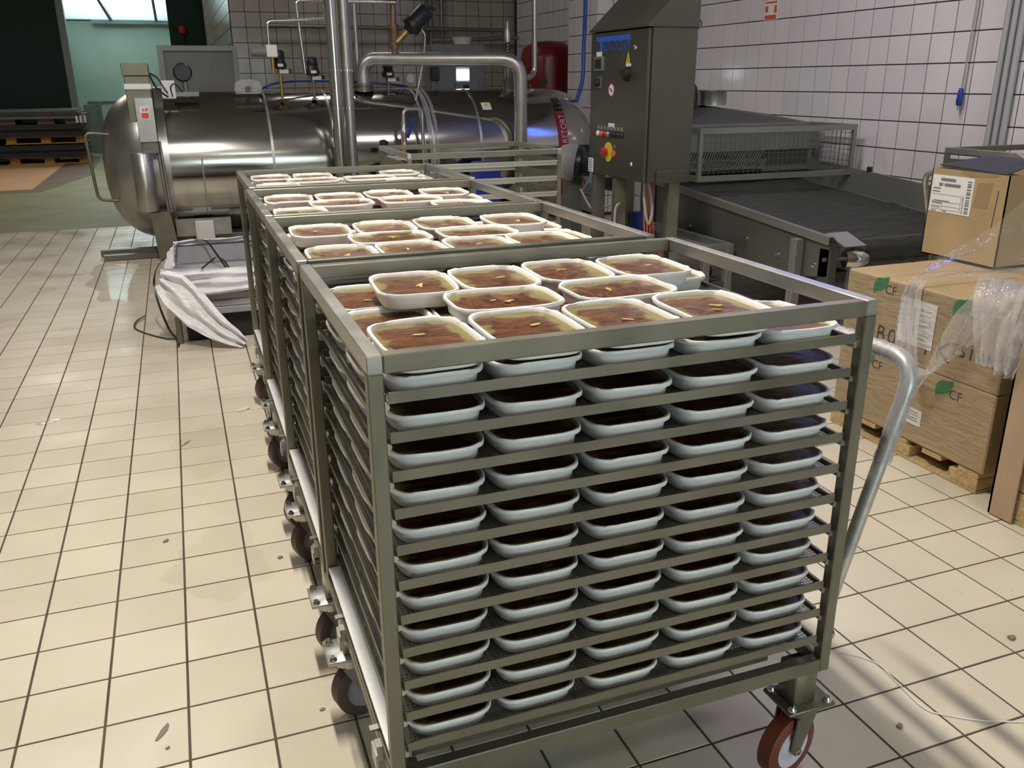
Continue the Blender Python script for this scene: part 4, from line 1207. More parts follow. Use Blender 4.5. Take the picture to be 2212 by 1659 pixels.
o = MB().lathe((CX0, 3.285, 1.575), (-1, 0, 0), [(0, 0.044), (0.012, 0.044), (0.012, 0.032), (0.028, 0.030), (0.03, 0.001)], 20).build('main_switch', 'black_plastic', dr)
MB().bar((CX0-0.036, 3.32, 1.595), (CX0-0.036, 3.25, 1.552), 0.022, 0.016, (1, 0, 0)).build('switch_lever', 'black_plastic', o)
o = MB().cyl((CX0, 3.505, 1.475), (CX0-0.002, 3.505, 1.475), 0.042, 24).build('prohibition_sign', 'red_ink', dr)
MB().cyl((CX0-0.0005, 3.505, 1.475), (CX0-0.003, 3.505, 1.475), 0.035, 24).build('sign_face', 'white_label', o)
MB().bar((CX0-0.0035, 3.525, 1.488), (CX0-0.0035, 3.485, 1.462), 0.010, 0.001, (1, 0, 0)).build('sign_symbol', 'ink', o)
dplate('name_plate', 3.535, 3.445, 1.234, 1.262, 'white_label')
for k in range(8):
    y = 3.685-0.050*k
    m = ['white_label', 'orange_button', 'red_button', 'steel_light', 'black_plastic', 'black_plastic', 'black_plastic', 'black_plastic'][k]
    dplate('button_tag', y-0.015, y+0.015, 1.216, 1.240, 'steel_light')
    MB().lathe((CX0, y, 1.187), (-1, 0, 0), [(0, 0.019), (0.010, 0.019), (0.014, 0.015), (0.017, 0.001)], 16).build('push_button', m, dr)
o = MB().cyl((CX0, 3.525, 1.070), (CX0-0.004, 3.525, 1.070), 0.065, 28).build('stop_disc', 'yellow', dr)
MB().lathe((CX0-0.004, 3.545, 1.070), (-1, 0, 0), [(0, 0.018), (0.016, 0.018), (0.016, 0.032), (0.028, 0.034), (0.035, 0.026), (0.038, 0.001)], 20).build('stop_button', 'red_button', o)
MB().lathe((CX0, 3.435, 1.065), (-1, 0, 0), [(0, 0.022), (0.012, 0.022), (0.016, 0.001)], 14).build('push_button', 'orange_button', dr)
dplate('button_tag', 3.42, 3.45, 1.098, 1.122, 'steel_light')
for z in (1.735, 1.013):
    MB().lathe((CX0, 3.19, z), (-1, 0, 0), [(0, 0.016), (0.006, 0.014), (0.008, 0.001)], 12).build('lock', 'chrome', dr)
o = dplate('data_label', 3.838, 3.76, 0.915, 1.01, 'white_label')
for k in range(5):
    MB().box(CX0-0.005, CX0-0.003, 3.775, 3.825, 0.925+0.017*k, 0.931+0.017*k).build('print_line', 'grey_ink', o)
# wiring below
tag(MB().tube(catmull([(3.45, 3.2, 0.91), (3.44, 3.16, 0.75), (3.47, 3.15, 0.62), (3.50, 3.16, 0.72), (3.48, 3.2, 0.905)]), 0.010, 8).build('cable_loop', 'grey_wire'), 'grey cable loop hanging under the control cabinet', 'cable')
for k in range(4):
    tag(MB().tube(catmull([(3.52+0.022*k, 3.3, 0.905), (3.52+0.022*k, 3.3, 0.62), (3.54+0.025*k, 3.28, 0.42), (3.62+0.012*k, 3.25, 0.32)]), 0.006, 6).build('orange_wire', 'orange_wire'), ['first', 'second', 'third', 'fourth'][k]+' of four orange wires below the cabinet, counted from the left', 'wire', 'orange wires below the cabinet')
tag(MB().tube(catmull([(3.52, 4.35, 0.72), (3.50, 4.1, 0.60), (3.46, 3.9, 0.63), (3.40, 3.45, 0.72), (3.345, 3.40, 0.68), (3.345, 3.40, 0.3), (3.345, 3.40, 0.02)]), 0.009, 8).build('motor_cable', 'grey_wire'), 'pale cable curving from the motor down beside the cabinet leg', 'cable')
dd = thing('blue_drum', 'dark blue drum with an orange strap under the cabinet', 'drum', (3.715, 3.72, 0))
MB().lathe((3.715, 3.72, 0), (0, 0, 1), [(0, 0.001), (0, 0.07), (0.60, 0.075), (0.61, 0.06), (0.61, 0.001)], 20).build('body', 'blue_plastic', dd)
MB().lathe((3.715, 3.72, 0.33), (0, 0, 1), [(0, 0.07), (0, 0.078), (0.03, 0.078), (0.03, 0.07)], 20).build('strap', 'orange_wire', dd)
# motor pump behind the cabinet
mp = thing('motor_pump', 'black pump in clear film with a blue motor flange beside the cabinet', 'pump', (3.6, 4.55, 0))
ax = Vector((0.80, -0.55, -0.12)).normalized()
pc = Vector((3.60, 4.60, 0.90))
MB().lathe(pc-ax*0.10, ax, [(0, 0.001), (0, 0.10), (0.03, 0.13), (0.14, 0.13), (0.16, 0.10), (0.22, 0.09), (0.22, 0.001)], 26).build('pump_head', 'motor_black', mp)
MB().lathe(pc-ax*0.16, ax, [(0, 0.06), (0.02, 0.125), (0.06, 0.14), (0.12, 0.15), (0.16, 0.138)], 26).build('film_wrap', 'crumpled_film', mp)
MB().lathe(pc+ax*0.12+Vector((0, 0, -0.07)), ax, [(0, 0.06), (0, 0.105), (0.03, 0.115), (0.12, 0.115), (0.12, 0.08)], 26).build('flange', 'blue_paint', mp)
MB().lathe(pc+ax*0.24+Vector((0, 0, -0.09)), ax, [(0, 0.09), (0.13, 0.095), (0.15, 0.08), (0.15, 0.001)], 26).build('motor', 'motor_black', mp)
MB().box(3.66, 3.80, 4.74, 4.82, 0.88, 1.03).build('bracket', 'black_plastic', mp)
MB().box(3.56, 3.66, 4.62, 4.80, 0.0, 0.88).build('stand', 'steel_dark', mp)

# ------------------------------------------------------------------ conveyor with mesh guard and hood
cv = thing('belt_conveyor', 'grey steel belt conveyor with mesh guard and hood along the white wall', 'conveyor', (4.8, 4, 0))
XL, XRr, YN, YF, SL = 4.07, 5.42, 2.10, 4.5, 0.070


def zc(y, z=0.66):
    return z+SL*(y-YN)


bl = MB()
bl.add([(XL+0.08, YN+0.05, zc(YN)-0.05), (XRr-0.04, YN+0.05, zc(YN)-0.05), (XRr-0.04, YF, zc(YF)-0.05), (XL+0.08, YF, zc(YF)-0.05)], [(0, 1, 2, 3)])
for k in range(105):
    y = YN+0.06+0.022*k
    bl.bar((XL+0.08, y, zc(y)-0.046), (XRr-0.04, y, zc(y)-0.046), 0.010, 0.008)
for k in range(24):
    a, b = PI/2-PI*k/24*0.9, 0.06
    bl.bar((XL+0.30, YN+0.05-0.07*math.cos(a), zc(YN)-0.115+0.07*math.sin(a)), (XRr-0.04, YN+0.05-0.07*math.cos(a), zc(YN)-0.115+0.07*math.sin(a)), 0.012, 0.006)
for k in range(6):
    bl.bar((XL+0.30, YN+0.0, zc(YN)-0.13-0.03*k), (XRr-0.04, YN+0.0, zc(YN)-0.13-0.03*k), 0.006, 0.018)
bl.build('belt', 'belt', cv)
# left side rail: folded sheet
pr = [(XL, 0.0), (XL, -0.05), (XL+0.004, -0.05), (XL+0.004, -0.004), (XL+0.03, -0.004), (XL+0.085, -0.055), (XL+0.088, -0.052), (XL+0.032, 0.0)]
vs = [(x, YN-0.03, zc(YN)+z) for x, z in pr]+[(x, YF, zc(YF)+z) for x, z in pr]
n = len(pr)
MB().add(vs, [tuple(range(n))[::-1], tuple(range(n, 2*n))]+[(i, (i+1) % n, n+(i+1) % n, n+i) for i in range(n)]).build('side_rail', 'machine_grey', cv)
MB().prism([(XL+0.02, YN-0.02, zc(YN)-0.06), (XL+0.02, 4.4, zc(4.4)-0.06), (XL+0.02, 4.4, 0.40), (XL+0.02, 2.6, 0.33), (XL+0.02, YN-0.02, 0.42)], (0.012, 0, 0)).build('side_panel', 'machine_panel', cv)
MB().prism([(XRr, YN-0.02, zc(YN)-0.05), (XRr, YF, zc(YF)-0.05), (XRr, YF, zc(YF)+0.13), (XRr, YN-0.02, zc(YN)+0.13)], (0.02, 0, 0)).build('wall_rail', 'machine_grey', cv)
for y in (2.75, 3.3):
    MB().cyl((XRr+0.01, y, zc(y)+0.13), (XRr+0.01, y, zc(y)+0.165), 0.02, 8).build('rail_stop', 'black_plastic', cv)
for lx, ly in ((XL-0.045, 2.30), (XL-0.045, 4.15), (XRr-0.06, 2.32), (XRr-0.06, 4.15)):
    MB().cbox(lx, lx+0.06, ly, ly+0.06, 0.06, zc(ly)-0.06, 0.003).build('leg', 'machine_grey', cv)
    MB().lathe((lx+0.03, ly+0.03, 0), (0, 0, 1), [(0, 0.05), (0.02, 0.045), (0.03, 0.012), (0.07, 0.012)], 14).build('levelling_foot', 'dark_rubber', cv)
MB().box(XL+0.06, XRr-0.06, 2.34, 2.40, 0.30, 0.37).box(XL+0.035, XL+0.085, 2.38, 4.15, 0.26, 0.35).build('cross_beam', 'machine_dark', cv)
MB().cyl((XL+0.0, YN+0.0, 0.52), (XL+0.32, YN-0.02, 0.52), 0.012, 10).build('drive_shaft', 'steel', cv)
MB().lathe((XL+0.13, YN-0.03, 0.52), (1, -0.3, 0), [(0, 0.001), (0, 0.05), (0.05, 0.058), (0.10, 0.05), (0.14, 0.03), (0.14, 0.001)], 20).build('bearing', 'chrome', cv)
MB().box(XL+0.02, XL+0.07, YN-0.04, YN+0.06, 0.36, 0.58).build('bearing_plate', 'machine_dark', cv)
MB().prism([(XL+0.10, YN-0.06, 0.60), (XL+0.10, YN+0.12, 0.655), (XL+0.10, YN+0.14, 0.64), (XL+0.10, YN-0.03, 0.575)], (0.16, 0, 0)).build('end_guide', 'steel_light', cv)
for y, z in ((2.9, 0.52), (3.2, 0.42), (2.55, 0.47), (3.6, 0.5), (2.2, 0.47)):
    MB().lathe((XL+0.02, y, z), (-1, 0, 0), [(0, 0.016), (0.010, 0.016), (0.012, 0.001)], 8).build('bolt', 'chrome', cv)
# mesh guard
GX0, GX1, GY0, GY1 = 4.06, 5.42, 3.50, 4.0
gz0, gz1 = 0.855, 1.19
g = MB()
for x in (GX0, GX1):
    for y in (GY0, GY1):
        g.box(x-0.015, x+0.015, y-0.015, y+0.015, gz0-0.02, gz1+0.02)
for z in (gz0, gz1):
    for y in (GY0, GY1):
        g.box(GX0, GX1, y-0.013, y+0.013, z-0.02, z+0.02)
    for x in (GX0, GX1):
        g.box(x-0.013, x+0.013, GY0, GY1, z-0.02, z+0.02)
gd = g.build('mesh_guard', 'machine_grey', cv)
w = MB()
for k in range(1, 22):
    w.bar((GX1, GY0+0.0238*k, gz0), (GX1, GY0+0.0238*k, gz1), 0.003, 0.003) if k % 2 == 0 else None
for k in range(1, 8):
    z = gz0+k*(gz1-gz0)/8
    w.bar((GX1, GY0, z), (GX1, GY1, z), 0.003, 0.003)
    w.bar((GX0, GY0, z), (GX1, GY0, z), 0.0022, 0.0022)
for k in range(1, 32):
    x = GX0+k*(GX1-GX0)/32
    w.bar((x, GY0, gz0), (x, GY0, gz1), 0.0022, 0.0022)
    w.bar((x, GY0, gz1), (x, GY1, gz1+0.0), 0.003, 0.003)
for k in range(1, 12):
    y = GY0+k*(GY1-GY0)/12
    w.bar((GX0, y, gz1), (GX1, y, gz1), 0.003, 0.003)
w.build('wire_mesh', 'steel', gd)
# hood over the tunnel
HY = 4.02
hv = [(4.12, HY, 0.83), (5.50, HY, 0.83), (5.50, HY, 1.19), (4.12, HY, 1.19), (4.12, 4.75, 0.83), (5.50, 4.75, 0.83), (5.50, 4.75, 1.25), (4.12, 4.75, 1.25), (4.78, 4.40, 1.31), (4.82, 4.75, 1.335)]
hf = [(0, 1, 2, 3)[::-1], (2, 3, 8), (3, 7, 9, 8)[::-1], (2, 8, 9, 6)[::-1], (1, 2, 6, 5)[::-1], (0, 3, 7, 4), (4, 5, 6, 9, 7), (0, 4, 5, 1)]
MB().add(hv, hf).build('hood', 'machine_dark', cv)
MB().box(4.10, 5.5, HY-0.03, HY-0.005, 1.0, 1.20).build('hood_skirt', 'machine_grey', cv)
MB().box(4.95, 5.48, HY-0.02, HY-0.004, 0.80, 1.02).build('side_shutter', 'machine_dark', cv)
br = MB()
for k in range(34):
    x = 4.12+0.024*k
    br.bar((x, HY-0.05, 0.93), (x+0.03, HY-0.05, 1.0), 0.006, 0.006)
    br.bar((x, HY-0.09, 0.86), (x+0.04, HY-0.09, 0.94), 0.007, 0.007)
br.build('brush_strips', 'steel_light', cv)
rl = MB()
for k in range(30):
    rl.lathe((4.12+0.027*k, HY-0.10, 0.85), (0, 1, 0), [(0, 0.001), (0, 0.012), (0.06, 0.012), (0.06, 0.001)], 8)
rl.build('roller_ends', 'black_plastic', cv)
pt = thing('steel_pot', 'small round steel pot standing on the conveyor hood', 'pot', (4.86, 4.62, 1.335))
MB().lathe((4.86, 4.62, 1.335), (0, 0, 1), [(0, 0.001), (0, 0.12), (0.11, 0.12), (0.115, 0.125), (0.115, 0.118), (0.01, 0.112), (0.01, 0.001)], 28).build('shell', 'steel_light', pt)
bo = thing('vent_motor', 'dark motor head on the hood, half behind the cabinet', 'motor', (4.66, 4.62, 1.318))
MB().lathe((4.66, 4.62, 1.318), (0, 0, 1), [(0, 0.001), (0, 0.05), (0.10, 0.05), (0.16, 0.04), (0.19, 0.02), (0.2, 0.001)], 16).build('case', 'black_plastic', bo)
# low bench frame in front of the conveyor
bn = thing('low_bench_frame', 'low steel bench frame between the cabinet and the conveyor', 'frame', (3.95, 3.6, 0))
for lx, ly in ((3.80, 2.95), (3.98, 2.95), (3.80, 3.95), (3.98, 3.95)):
    MB().cbox(lx, lx+0.05, ly, ly+0.05, 0.0, 0.48, 0.003).build('leg', 'machine_grey', bn)
MB().box(3.80, 3.84, 3.0, 3.95, 0.42, 0.48).box(3.99, 4.03, 3.0, 3.95, 0.42, 0.48).box(3.85, 3.98, 2.955, 2.995, 0.42, 0.48).build('top_frame', 'machine_grey', bn)
MB().box(3.81, 4.02, 2.96, 3.99, 0.20, 0.215).build('lower_shelf', 'machine_dark', bn)
MB().lathe((3.92, 3.15, 0.26), (1, 0, 0), [(0, 0.001), (0, 0.045), (0.05, 0.045), (0.05, 0.001)], 16).build('roller', 'black_plastic', bn)
# ------------------------------------------------------------------ cartons on the pallets
def pallet(name, label, x0, x1, y0, y1, cat='pallet', mblock='wood', h=0.12):
    t = thing(name, label, cat, ((x0+x1)/2, (y0+y1)/2, 0))
    bw, bl_ = 0.10, 0.14
    for x in (x0, (x0+x1-bw)/2, x1-bw):
        for y in (y0, (y0+y1-bl_)/2, y1-bl_):
            MB().cbox(x, x+bw, y, y+bl_, 0.015, h-0.022, 0.003).build('block', mblock, t)
        MB().cbox(x, x+bw, y0, y1, 0.0, 0.0145, 0.002).build('bottom_board', mblock, t)
    n = 5
    for k in range(n):
        yy = y0+(y1-y0-0.10)*k/(n-1)
        MB().cbox(x0, x1, yy, yy+0.10, h-0.0215, h, 0.002).build('top_board', mblock, t)
    return t


pallet('wood_pallet', 'light wooden pallet under the film-wrapped cartons', 3.305, 4.40, 0.19, 1.03, h=0.085)
LEAF = [(0.0, 0.0), (-0.012, 0.05), (0.0, 0.10), (0.03, 0.125), (0.075, 0.13), (0.125, 0.145), (0.12, 0.10), (0.095, 0.055), (0.05, 0.03), (0.015, 0.025)]
CART = [(0, 0, 'lower', 'near'), (0, 1, 'lower', 'far'), (1, 0, 'upper', 'near'), (1, 1, 'upper', 'far')]
for xi in range(2):
    for lv_, yi, a, b in CART:
        x0, y0, z0 = 3.305+0.552*xi, 0.175+0.427*yi, 0.086+0.3265*lv_
        lab = '%s %s carton of the %s row on the wrapped pallet' % (a, b, 'outer' if xi == 0 else 'inner')
        c = thing('carton', lab, 'carton', (x0+0.27, y0+0.21, z0), 'cartons on the wrapped pallet')
        MB().cbox(x0, x0+0.548, y0, y0+0.423, z0, z0+0.3245, 0.006).build('box', 'kraft', c)
        if lv_:
            MB().box(x0+0.003, x0+0.545, y0+0.210, y0+0.2125, z0+0.3243, z0+0.3251).build('flap_seam', 'kraft_dark', c)
        if xi == 0:
            fx = x0-0.0012
            oy, oz = (y0+0.255, z0+0.245) if lv_ else (y0+0.275, z0+0.235)
            MB().prism([(fx, oy-p*0.62, oz+q*0.60) for p, q in LEAF], (0.001, 0, 0)).build('leaf_print', 'green_ink', c)
            text_on('letters_print', 'CF', 0.055, (fx, oy-0.062, oz+0.015), (0, -1, 0), (0, 0, 1), 'ink', c)
            if lv_:
                handwriting('handwriting', 'BOC' if yi else 'TSIANG', 0.062 if yi else 0.045, (fx-0.0006, y0+0.20 if yi else y0+0.235, z0+0.055 if yi else z0+0.10), (0, -1, 0), (0, 0, 1), (1, 0, 0), 'ink', c, 0.006)
                if not yi:
                    handwriting('handwriting', '1K', 0.085, (fx-0.0006, y0+0.385, z0+0.06), (0, -1, 0), (0, 0, 1), (1, 0, 0), 'ink', c, 0.007)
# papers stuck on the wrapped stack
pp = thing('delivery_note', 'white delivery note on the upper cartons', 'paper', (3.302, 0.6, 0.49))
MB().box(3.3015, 3.3025, 0.505, 0.695, 0.495, 0.685).build('sheet', 'white_label', pp)
ln_ = MB()
for k in range(7):
    ln_.box(3.3008, 3.3015, 0.53, 0.59, 0.525+0.02*k, 0.5264+0.02*k)
ln_.build('print_line', 'grey_ink', pp)
pp = thing('address_label', 'small white label low on the near lower carton', 'label', (3.302, 0.55, 0.17))
MB().box(3.3015, 3.3025, 0.50, 0.60, 0.165, 0.235).build('sheet', 'white_label', pp)
ln_ = MB()
for k in range(4):
    ln_.box(3.3008, 3.3015, 0.52, 0.575, 0.182+0.012*k, 0.185+0.012*k)
ln_.build('print_line', 'grey_ink', pp)
# stretch film round the stack
fl = MB()
fl.grid(lambda u, v: Vector((3.296-0.006*abs(noise.noise(Vector((u*4, v*26, 2)))), 1.03-0.862*u, 0.10+0.64*v)), 24, 40)
fl.grid(lambda u, v: Vector((3.296+1.1*u, 0.166-0.006*abs(noise.noise(Vector((u*5, v*26, 7)))), 0.10+0.64*v)), 16, 40)
tag(fl.build('stretch_film', 'stretch_film'), 'clear stretch film wound tightly round the carton stack', 'plastic film')

# opened carton on top
oc = thing('open_carton', 'tall opened carton with a white shipping label, on the stack', 'carton', (4.1, 0.95, 0.745))
bx0, bx1, by0, by1, bz0, bz1, tk = 3.85, 4.36, 0.745, 1.165, 0.745, 1.143, 0.005
b = MB().box(bx0, bx0+tk, by0, by1, bz0, bz1).box(bx1-tk, bx1, by0, by1, bz0, bz1).box(bx0, bx1, by0, by0+tk, bz0, bz1).box(bx0, bx1, by1-tk, by1, bz0, bz1).box(bx0, bx1, by0, by1, bz0, bz0+tk)
b.build('box', 'kraft', oc)
MB().prism([(bx0+0.004, by0+0.01, bz1-0.05), (bx1-0.004, by0+0.01, bz1-0.05), (bx1-0.004, by1-0.01, bz1-0.05), (bx0+0.004, by1-0.01, bz1-0.05)], (0, 0, -0.02)).build('dark_interior', 'ink', oc)  # black slab: the shade inside the open carton put in as colour
MB().prism([(bx0, by0+0.02, bz1), (bx0+0.20, by0+0.01, bz1+0.055), (bx0+0.21, by1-0.10, bz1+0.05), (bx0+0.02, by1-0.02, bz1+0.012)], (0, 0, 0.004)).build('torn_flap', 'dark_board', oc)
MB().prism([(bx0+0.10, by0-0.01, bz1+0.002), (bx1, by0-0.06, bz1+0.01), (bx1+0.05, by0+0.10, bz1+0.045), (bx0+0.22, by0+0.12, bz1+0.05)], (0, 0, 0.004)).build('flap', 'kraft', oc)
MB().prism([(bx0+0.16, by0+0.02, bz1+0.03), (bx0+0.30, by0-0.03, bz1+0.01), (bx0+0.31, by0-0.02, bz1+0.014), (bx0+0.12, by0+0.10, bz1+0.085)], (0, 0, 0.003)).build('torn_strip', 'kraft_pink', oc)
MB().prism([(bx0-0.0012, by0+0.26, bz1), (bx0-0.0012, by0+0.05, bz1), (bx0-0.0012, by0+0.06, bz1-0.012), (bx0-0.0012, by0+0.17, bz1-0.02), (bx0-0.0012, by0+0.19, bz1-0.03), (bx0-0.0012, by0+0.235, bz1-0.014)], (0.001, 0, 0)).build('tear', 'kraft_dark', oc)
MB().prism([(bx0-0.0012, by0+0.155, bz1-0.045), (bx0-0.0012, by0+0.075, bz1-0.035), (bx0-0.0012, by0+0.09, bz1-0.15), (bx0-0.0012, by0+0.165, bz1-0.15)], (0.0008, 0, 0)).build('tape_patch', 'kraft_dark', oc)
handwriting('pen_marks', 'I', 0.16, (bx0-0.0015, by0+0.075, bz0+0.17), (0, -1, 0), (0, 0, 1), (1, 0, 0), 'ink', oc, 0.002)
lbx = bx0-0.002
sl = MB().box(lbx-0.001, bx0, by0+0.175, by1-0.012, bz1-0.195, bz1-0.028).build('shipping_label', 'white_label', oc)
px_ = lbx-0.002
pr_ = MB()
for (ya, yb, za, zb) in ((1.105, 1.02, 1.090, 1.103), (1.112, 1.09, 1.066, 1.080), (1.080, 0.99, 1.066, 1.080), (1.142, 1.10, 1.052, 1.058), (1.145, 1.10, 1.038, 1.043),
                         (1.145, 0.975, 1.028, 1.0295), (1.145, 0.975, 0.995, 0.9965), (1.13, 1.04, 0.998, 1.002), (1.14, 1.08, 0.986, 0.992), (1.145, 0.975, 0.976, 0.9775),
                         (1.14, 1.09, 0.968, 0.972), (1.145, 0.975, 0.960, 0.9615), (1.14, 1.11, 0.952, 0.956), (1.07, 1.05, 0.952, 0.957), (1.08, 1.079, 0.95, 0.985)):
    pr_.box(px_, lbx-0.001, yb, ya, za, zb)
pr_.box(px_, lbx-0.001, 0.976, 0.977, 0.96, 1.03)
rb = random.Random(4)
z = 0.955
while z < 1.10:
    h = rb.uniform(0.002, 0.009)
    pr_.box(px_, lbx-0.001, 0.930, 0.952, z, z+h)
    z += h+rb.uniform(0.002, 0.007)
z = 0.955
while z < 1.03:
    h = rb.uniform(0.002, 0.006)
    pr_.box(px_, lbx-0.001, 0.962, 0.968, z, z+h)
    z += h+rb.uniform(0.002, 0.004)
pr_.build('label_print', 'grey_ink', sl)

# second pallet at the picture's edge
pallet('wood_pallet', 'wooden pallet under the cartons with a cardboard corner board', 3.245, 4.30, -0.98, 0.035)
for k, (y0, y1, z0, z1) in enumerate(((-0.44, 0.02, 0.121, 0.40), (-0.44, 0.02, 0.402, 0.66), (-0.93, -0.445, 0.121, 0.40), (-0.93, -0.445, 0.402, 0.66))):
    c = thing('carton', ['lower carton beside the cardboard corner board', 'upper carton beside the cardboard corner board', 'lower carton at the near end of the second pallet', 'upper carton at the near end of the second pallet'][k], 'carton', (3.6, (y0+y1)/2, z0), 'cartons on the second pallet')
    MB().cbox(3.25, 3.95, y0, y1, z0, z1-0.001, 0.006).build('box', 'kraft_pink', c)
    if k == 0:
        MB().box(3.2485, 3.2498, -0.13, -0.06, 0.17, 0.235).build('sticker', 'white_label', c)
tag(MB().box(3.222, 3.230, -0.04, 0.058, 0.006, 0.66).box(3.222, 3.30, 0.050, 0.058, 0.006, 0.66).build('corner_board', 'kraft_pink'), 'tall cardboard corner board standing at the pallet edge', 'corner board')


# loose clear film hanging over the cartons
def ribbon(name, label, pts, widths, wdir, m='crumpled_film', seed=0, nu=10, nv=10, amp=0.010, fold=3.0):
    path = catmull(pts, nv)
    wd = [Vector(w) for w in wdir]
    L_ = len(path)-1
    nseg = len(pts)-1

    def fn(u, v):
        s = v*L_
        i = min(int(s), L_-1)
        p = path[i].lerp(path[i+1], s-i)
        q = v*nseg
        k = min(int(q), nseg-1)
        w = widths[k]*(1-(q-k))+widths[k+1]*(q-k)
        d = wd[k].lerp(wd[k+1], q-k) if len(wd) > 1 else wd[0]
        d = d.normalized()
        t = (path[i+1]-path[i]).normalized()
        nrm = d.cross(t)
        a = amp*(math.sin(u*fold*2*PI+seed+2*noise.noise(Vector((u*2, v*4, seed))))+0.8*noise.noise(Vector((u*7+seed, v*9, 2))))
        return p+d*(w*(u-0.5))+nrm*a
    o = MB().grid(fn, nu, L_*2).build(name, m)
    return tag(o, label, 'plastic film', 'loose film on the cartons')


Yd, Zd = (0, -1, 0), (0, 0, 1)
ribbon('loose_film', 'wide sheet of clear film sagging from the opened carton to the stack edge',
       [(4.25, 0.53, 1.06), (3.98, 0.50, 0.97), (3.75, 0.54, 0.87), (3.50, 0.62, 0.80), (3.32, 0.635, 0.765)], [0.55, 0.46, 0.34, 0.20, 0.07], [(0.1, -0.7, -0.6), (0.1, -0.7, -0.6), (0.1, -0.8, -0.45), (0.1, -0.9, -0.3), (0, -1, 0)], 'stretch_film', 1, 14, 10, 0.008, 2.0)
ribbon('loose_film', 'narrow crumpled strip of film falling down the carton front and looping up',
       [(3.32, 0.635, 0.765), (3.285, 0.63, 0.72), (3.262, 0.61, 0.60), (3.245, 0.57, 0.47), (3.225, 0.50, 0.385), (3.225, 0.42, 0.43), (3.245, 0.35, 0.57), (3.27, 0.30, 0.70), (3.33, 0.28, 0.775), (3.45, 0.29, 0.78)],
       [0.08, 0.09, 0.13, 0.15, 0.17, 0.14, 0.15, 0.16, 0.14, 0.12], [Yd, Yd, Yd, (0, -0.8, -0.3), (0, -0.2, -1), (0, 0.6, -0.8), (0, 0.9, -0.3), Yd[:1]+(1, 0), (0, 1, 0), (0, 1, 0)], 'crumpled_film', 2, 12, 8, 0.012, 2.6)
ribbon('loose_film', 'bunched film hanging over the near corner of the carton stack',
       [(3.45, 0.27, 0.80), (3.31, 0.24, 0.825), (3.25, 0.20, 0.78), (3.215, 0.16, 0.66), (3.20, 0.13, 0.55)], [0.17, 0.20, 0.19, 0.16, 0.13], [Yd, Yd, Yd, Yd, Yd], 'crumpled_film', 5, 14, 10, 0.014, 3.2)
ribbon('loose_film', 'short wad of film where the two pallets meet',
       [(3.28, 0.10, 0.80), (3.23, 0.09, 0.72), (3.21, 0.08, 0.62), (3.21, 0.085, 0.53)], [0.09, 0.12, 0.12, 0.08], [Yd, Yd, Yd, Yd], 'crumpled_film', 9, 12, 10, 0.016, 2.3)

# ------------------------------------------------------------------ film-wrapped panel bundle on the floor, left of the racks
pb = thing('panel_bundle', 'low bundle of grey panels on a dark base, half behind the racks', 'bundle', (0.85, 4.05, 0))
MB().box(0.47, 1.42, 3.60, 4.58, 0.0, 0.17).build('base', 'dark_rubber', pb)
for k in range(3):
    MB().cbox(0.415, 1.45, 3.54, 4.62, 0.172+0.045*k, 0.214+0.045*k, 0.004).build('panel', 'sheet_grey', pb)
MB().box(0.43, 0.445, 3.55, 4.60, 0.31, 0.41).box(0.43, 1.44, 4.585, 4.60, 0.31, 0.43).box(0.43, 1.44, 3.55, 3.565, 0.31, 0.40).build('rim', 'sheet_grey', pb)
MB().tube([(0.425, 3.56, 0.0), (0.425, 3.56, 0.17)], 0.02, 10).build('foot', 'steel', pb)


def white_sheet(label, pts, widths, wdir, seed, amp=0.012, fold=2.5):
    o = ribbon('white_film', label, pts, widths, wdir, 'white_film', seed, 30, 9, amp*1.0, fold*1.0)
    o['group'] = 'white film on the panel bundle'
    return o


white_sheet('white film bunched along the far edge of the panel bundle', [(0.44, 4.60, 0.44), (0.7, 4.61, 0.445), (1.0, 4.60, 0.44), (1.4, 4.60, 0.44)], [0.10, 0.12, 0.12, 0.12], [(0, -0.6, 0.5)], 1)
white_sheet('white film rolled over the left edge of the panel bundle', [(0.44, 4.60, 0.43), (0.415, 4.3, 0.42), (0.41, 3.9, 0.415), (0.40, 3.62, 0.41)], [0.11, 0.12, 0.13, 0.15], [(0.5, 0, 0.6)], 2)
white_sheet('white film stretched along the near edge of the panel bundle', [(0.36, 3.60, 0.40), (0.6, 3.53, 0.385), (0.9, 3.52, 0.39), (1.4, 3.52, 0.40)], [0.14, 0.17, 0.15, 0.15], [(0, 0.4, 0.9)], 3, 0.014, 3)
white_sheet('long white film tail twisting down to the floor beside the racks', [(0.36, 3.58, 0.41), (0.44, 3.50, 0.34), (0.54, 3.43, 0.23), (0.66, 3.36, 0.12), (0.77, 3.32, 0.045), (0.80, 3.31, 0.03)], [0.12, 0.22, 0.22, 0.15, 0.08, 0.05], [(0.5, 0, 0.8)], 4, 0.016, 2.4)


def strap(label, pts):
    P = catmull(pts, 8)
    mb = MB()
    for a, b in zip(P[:-1], P[1:]):
        mb.bar(a, b, 0.014, 0.003)
    return tag(mb.build('packing_strap', 'strap'), label, 'strap', 'loose black packing straps')


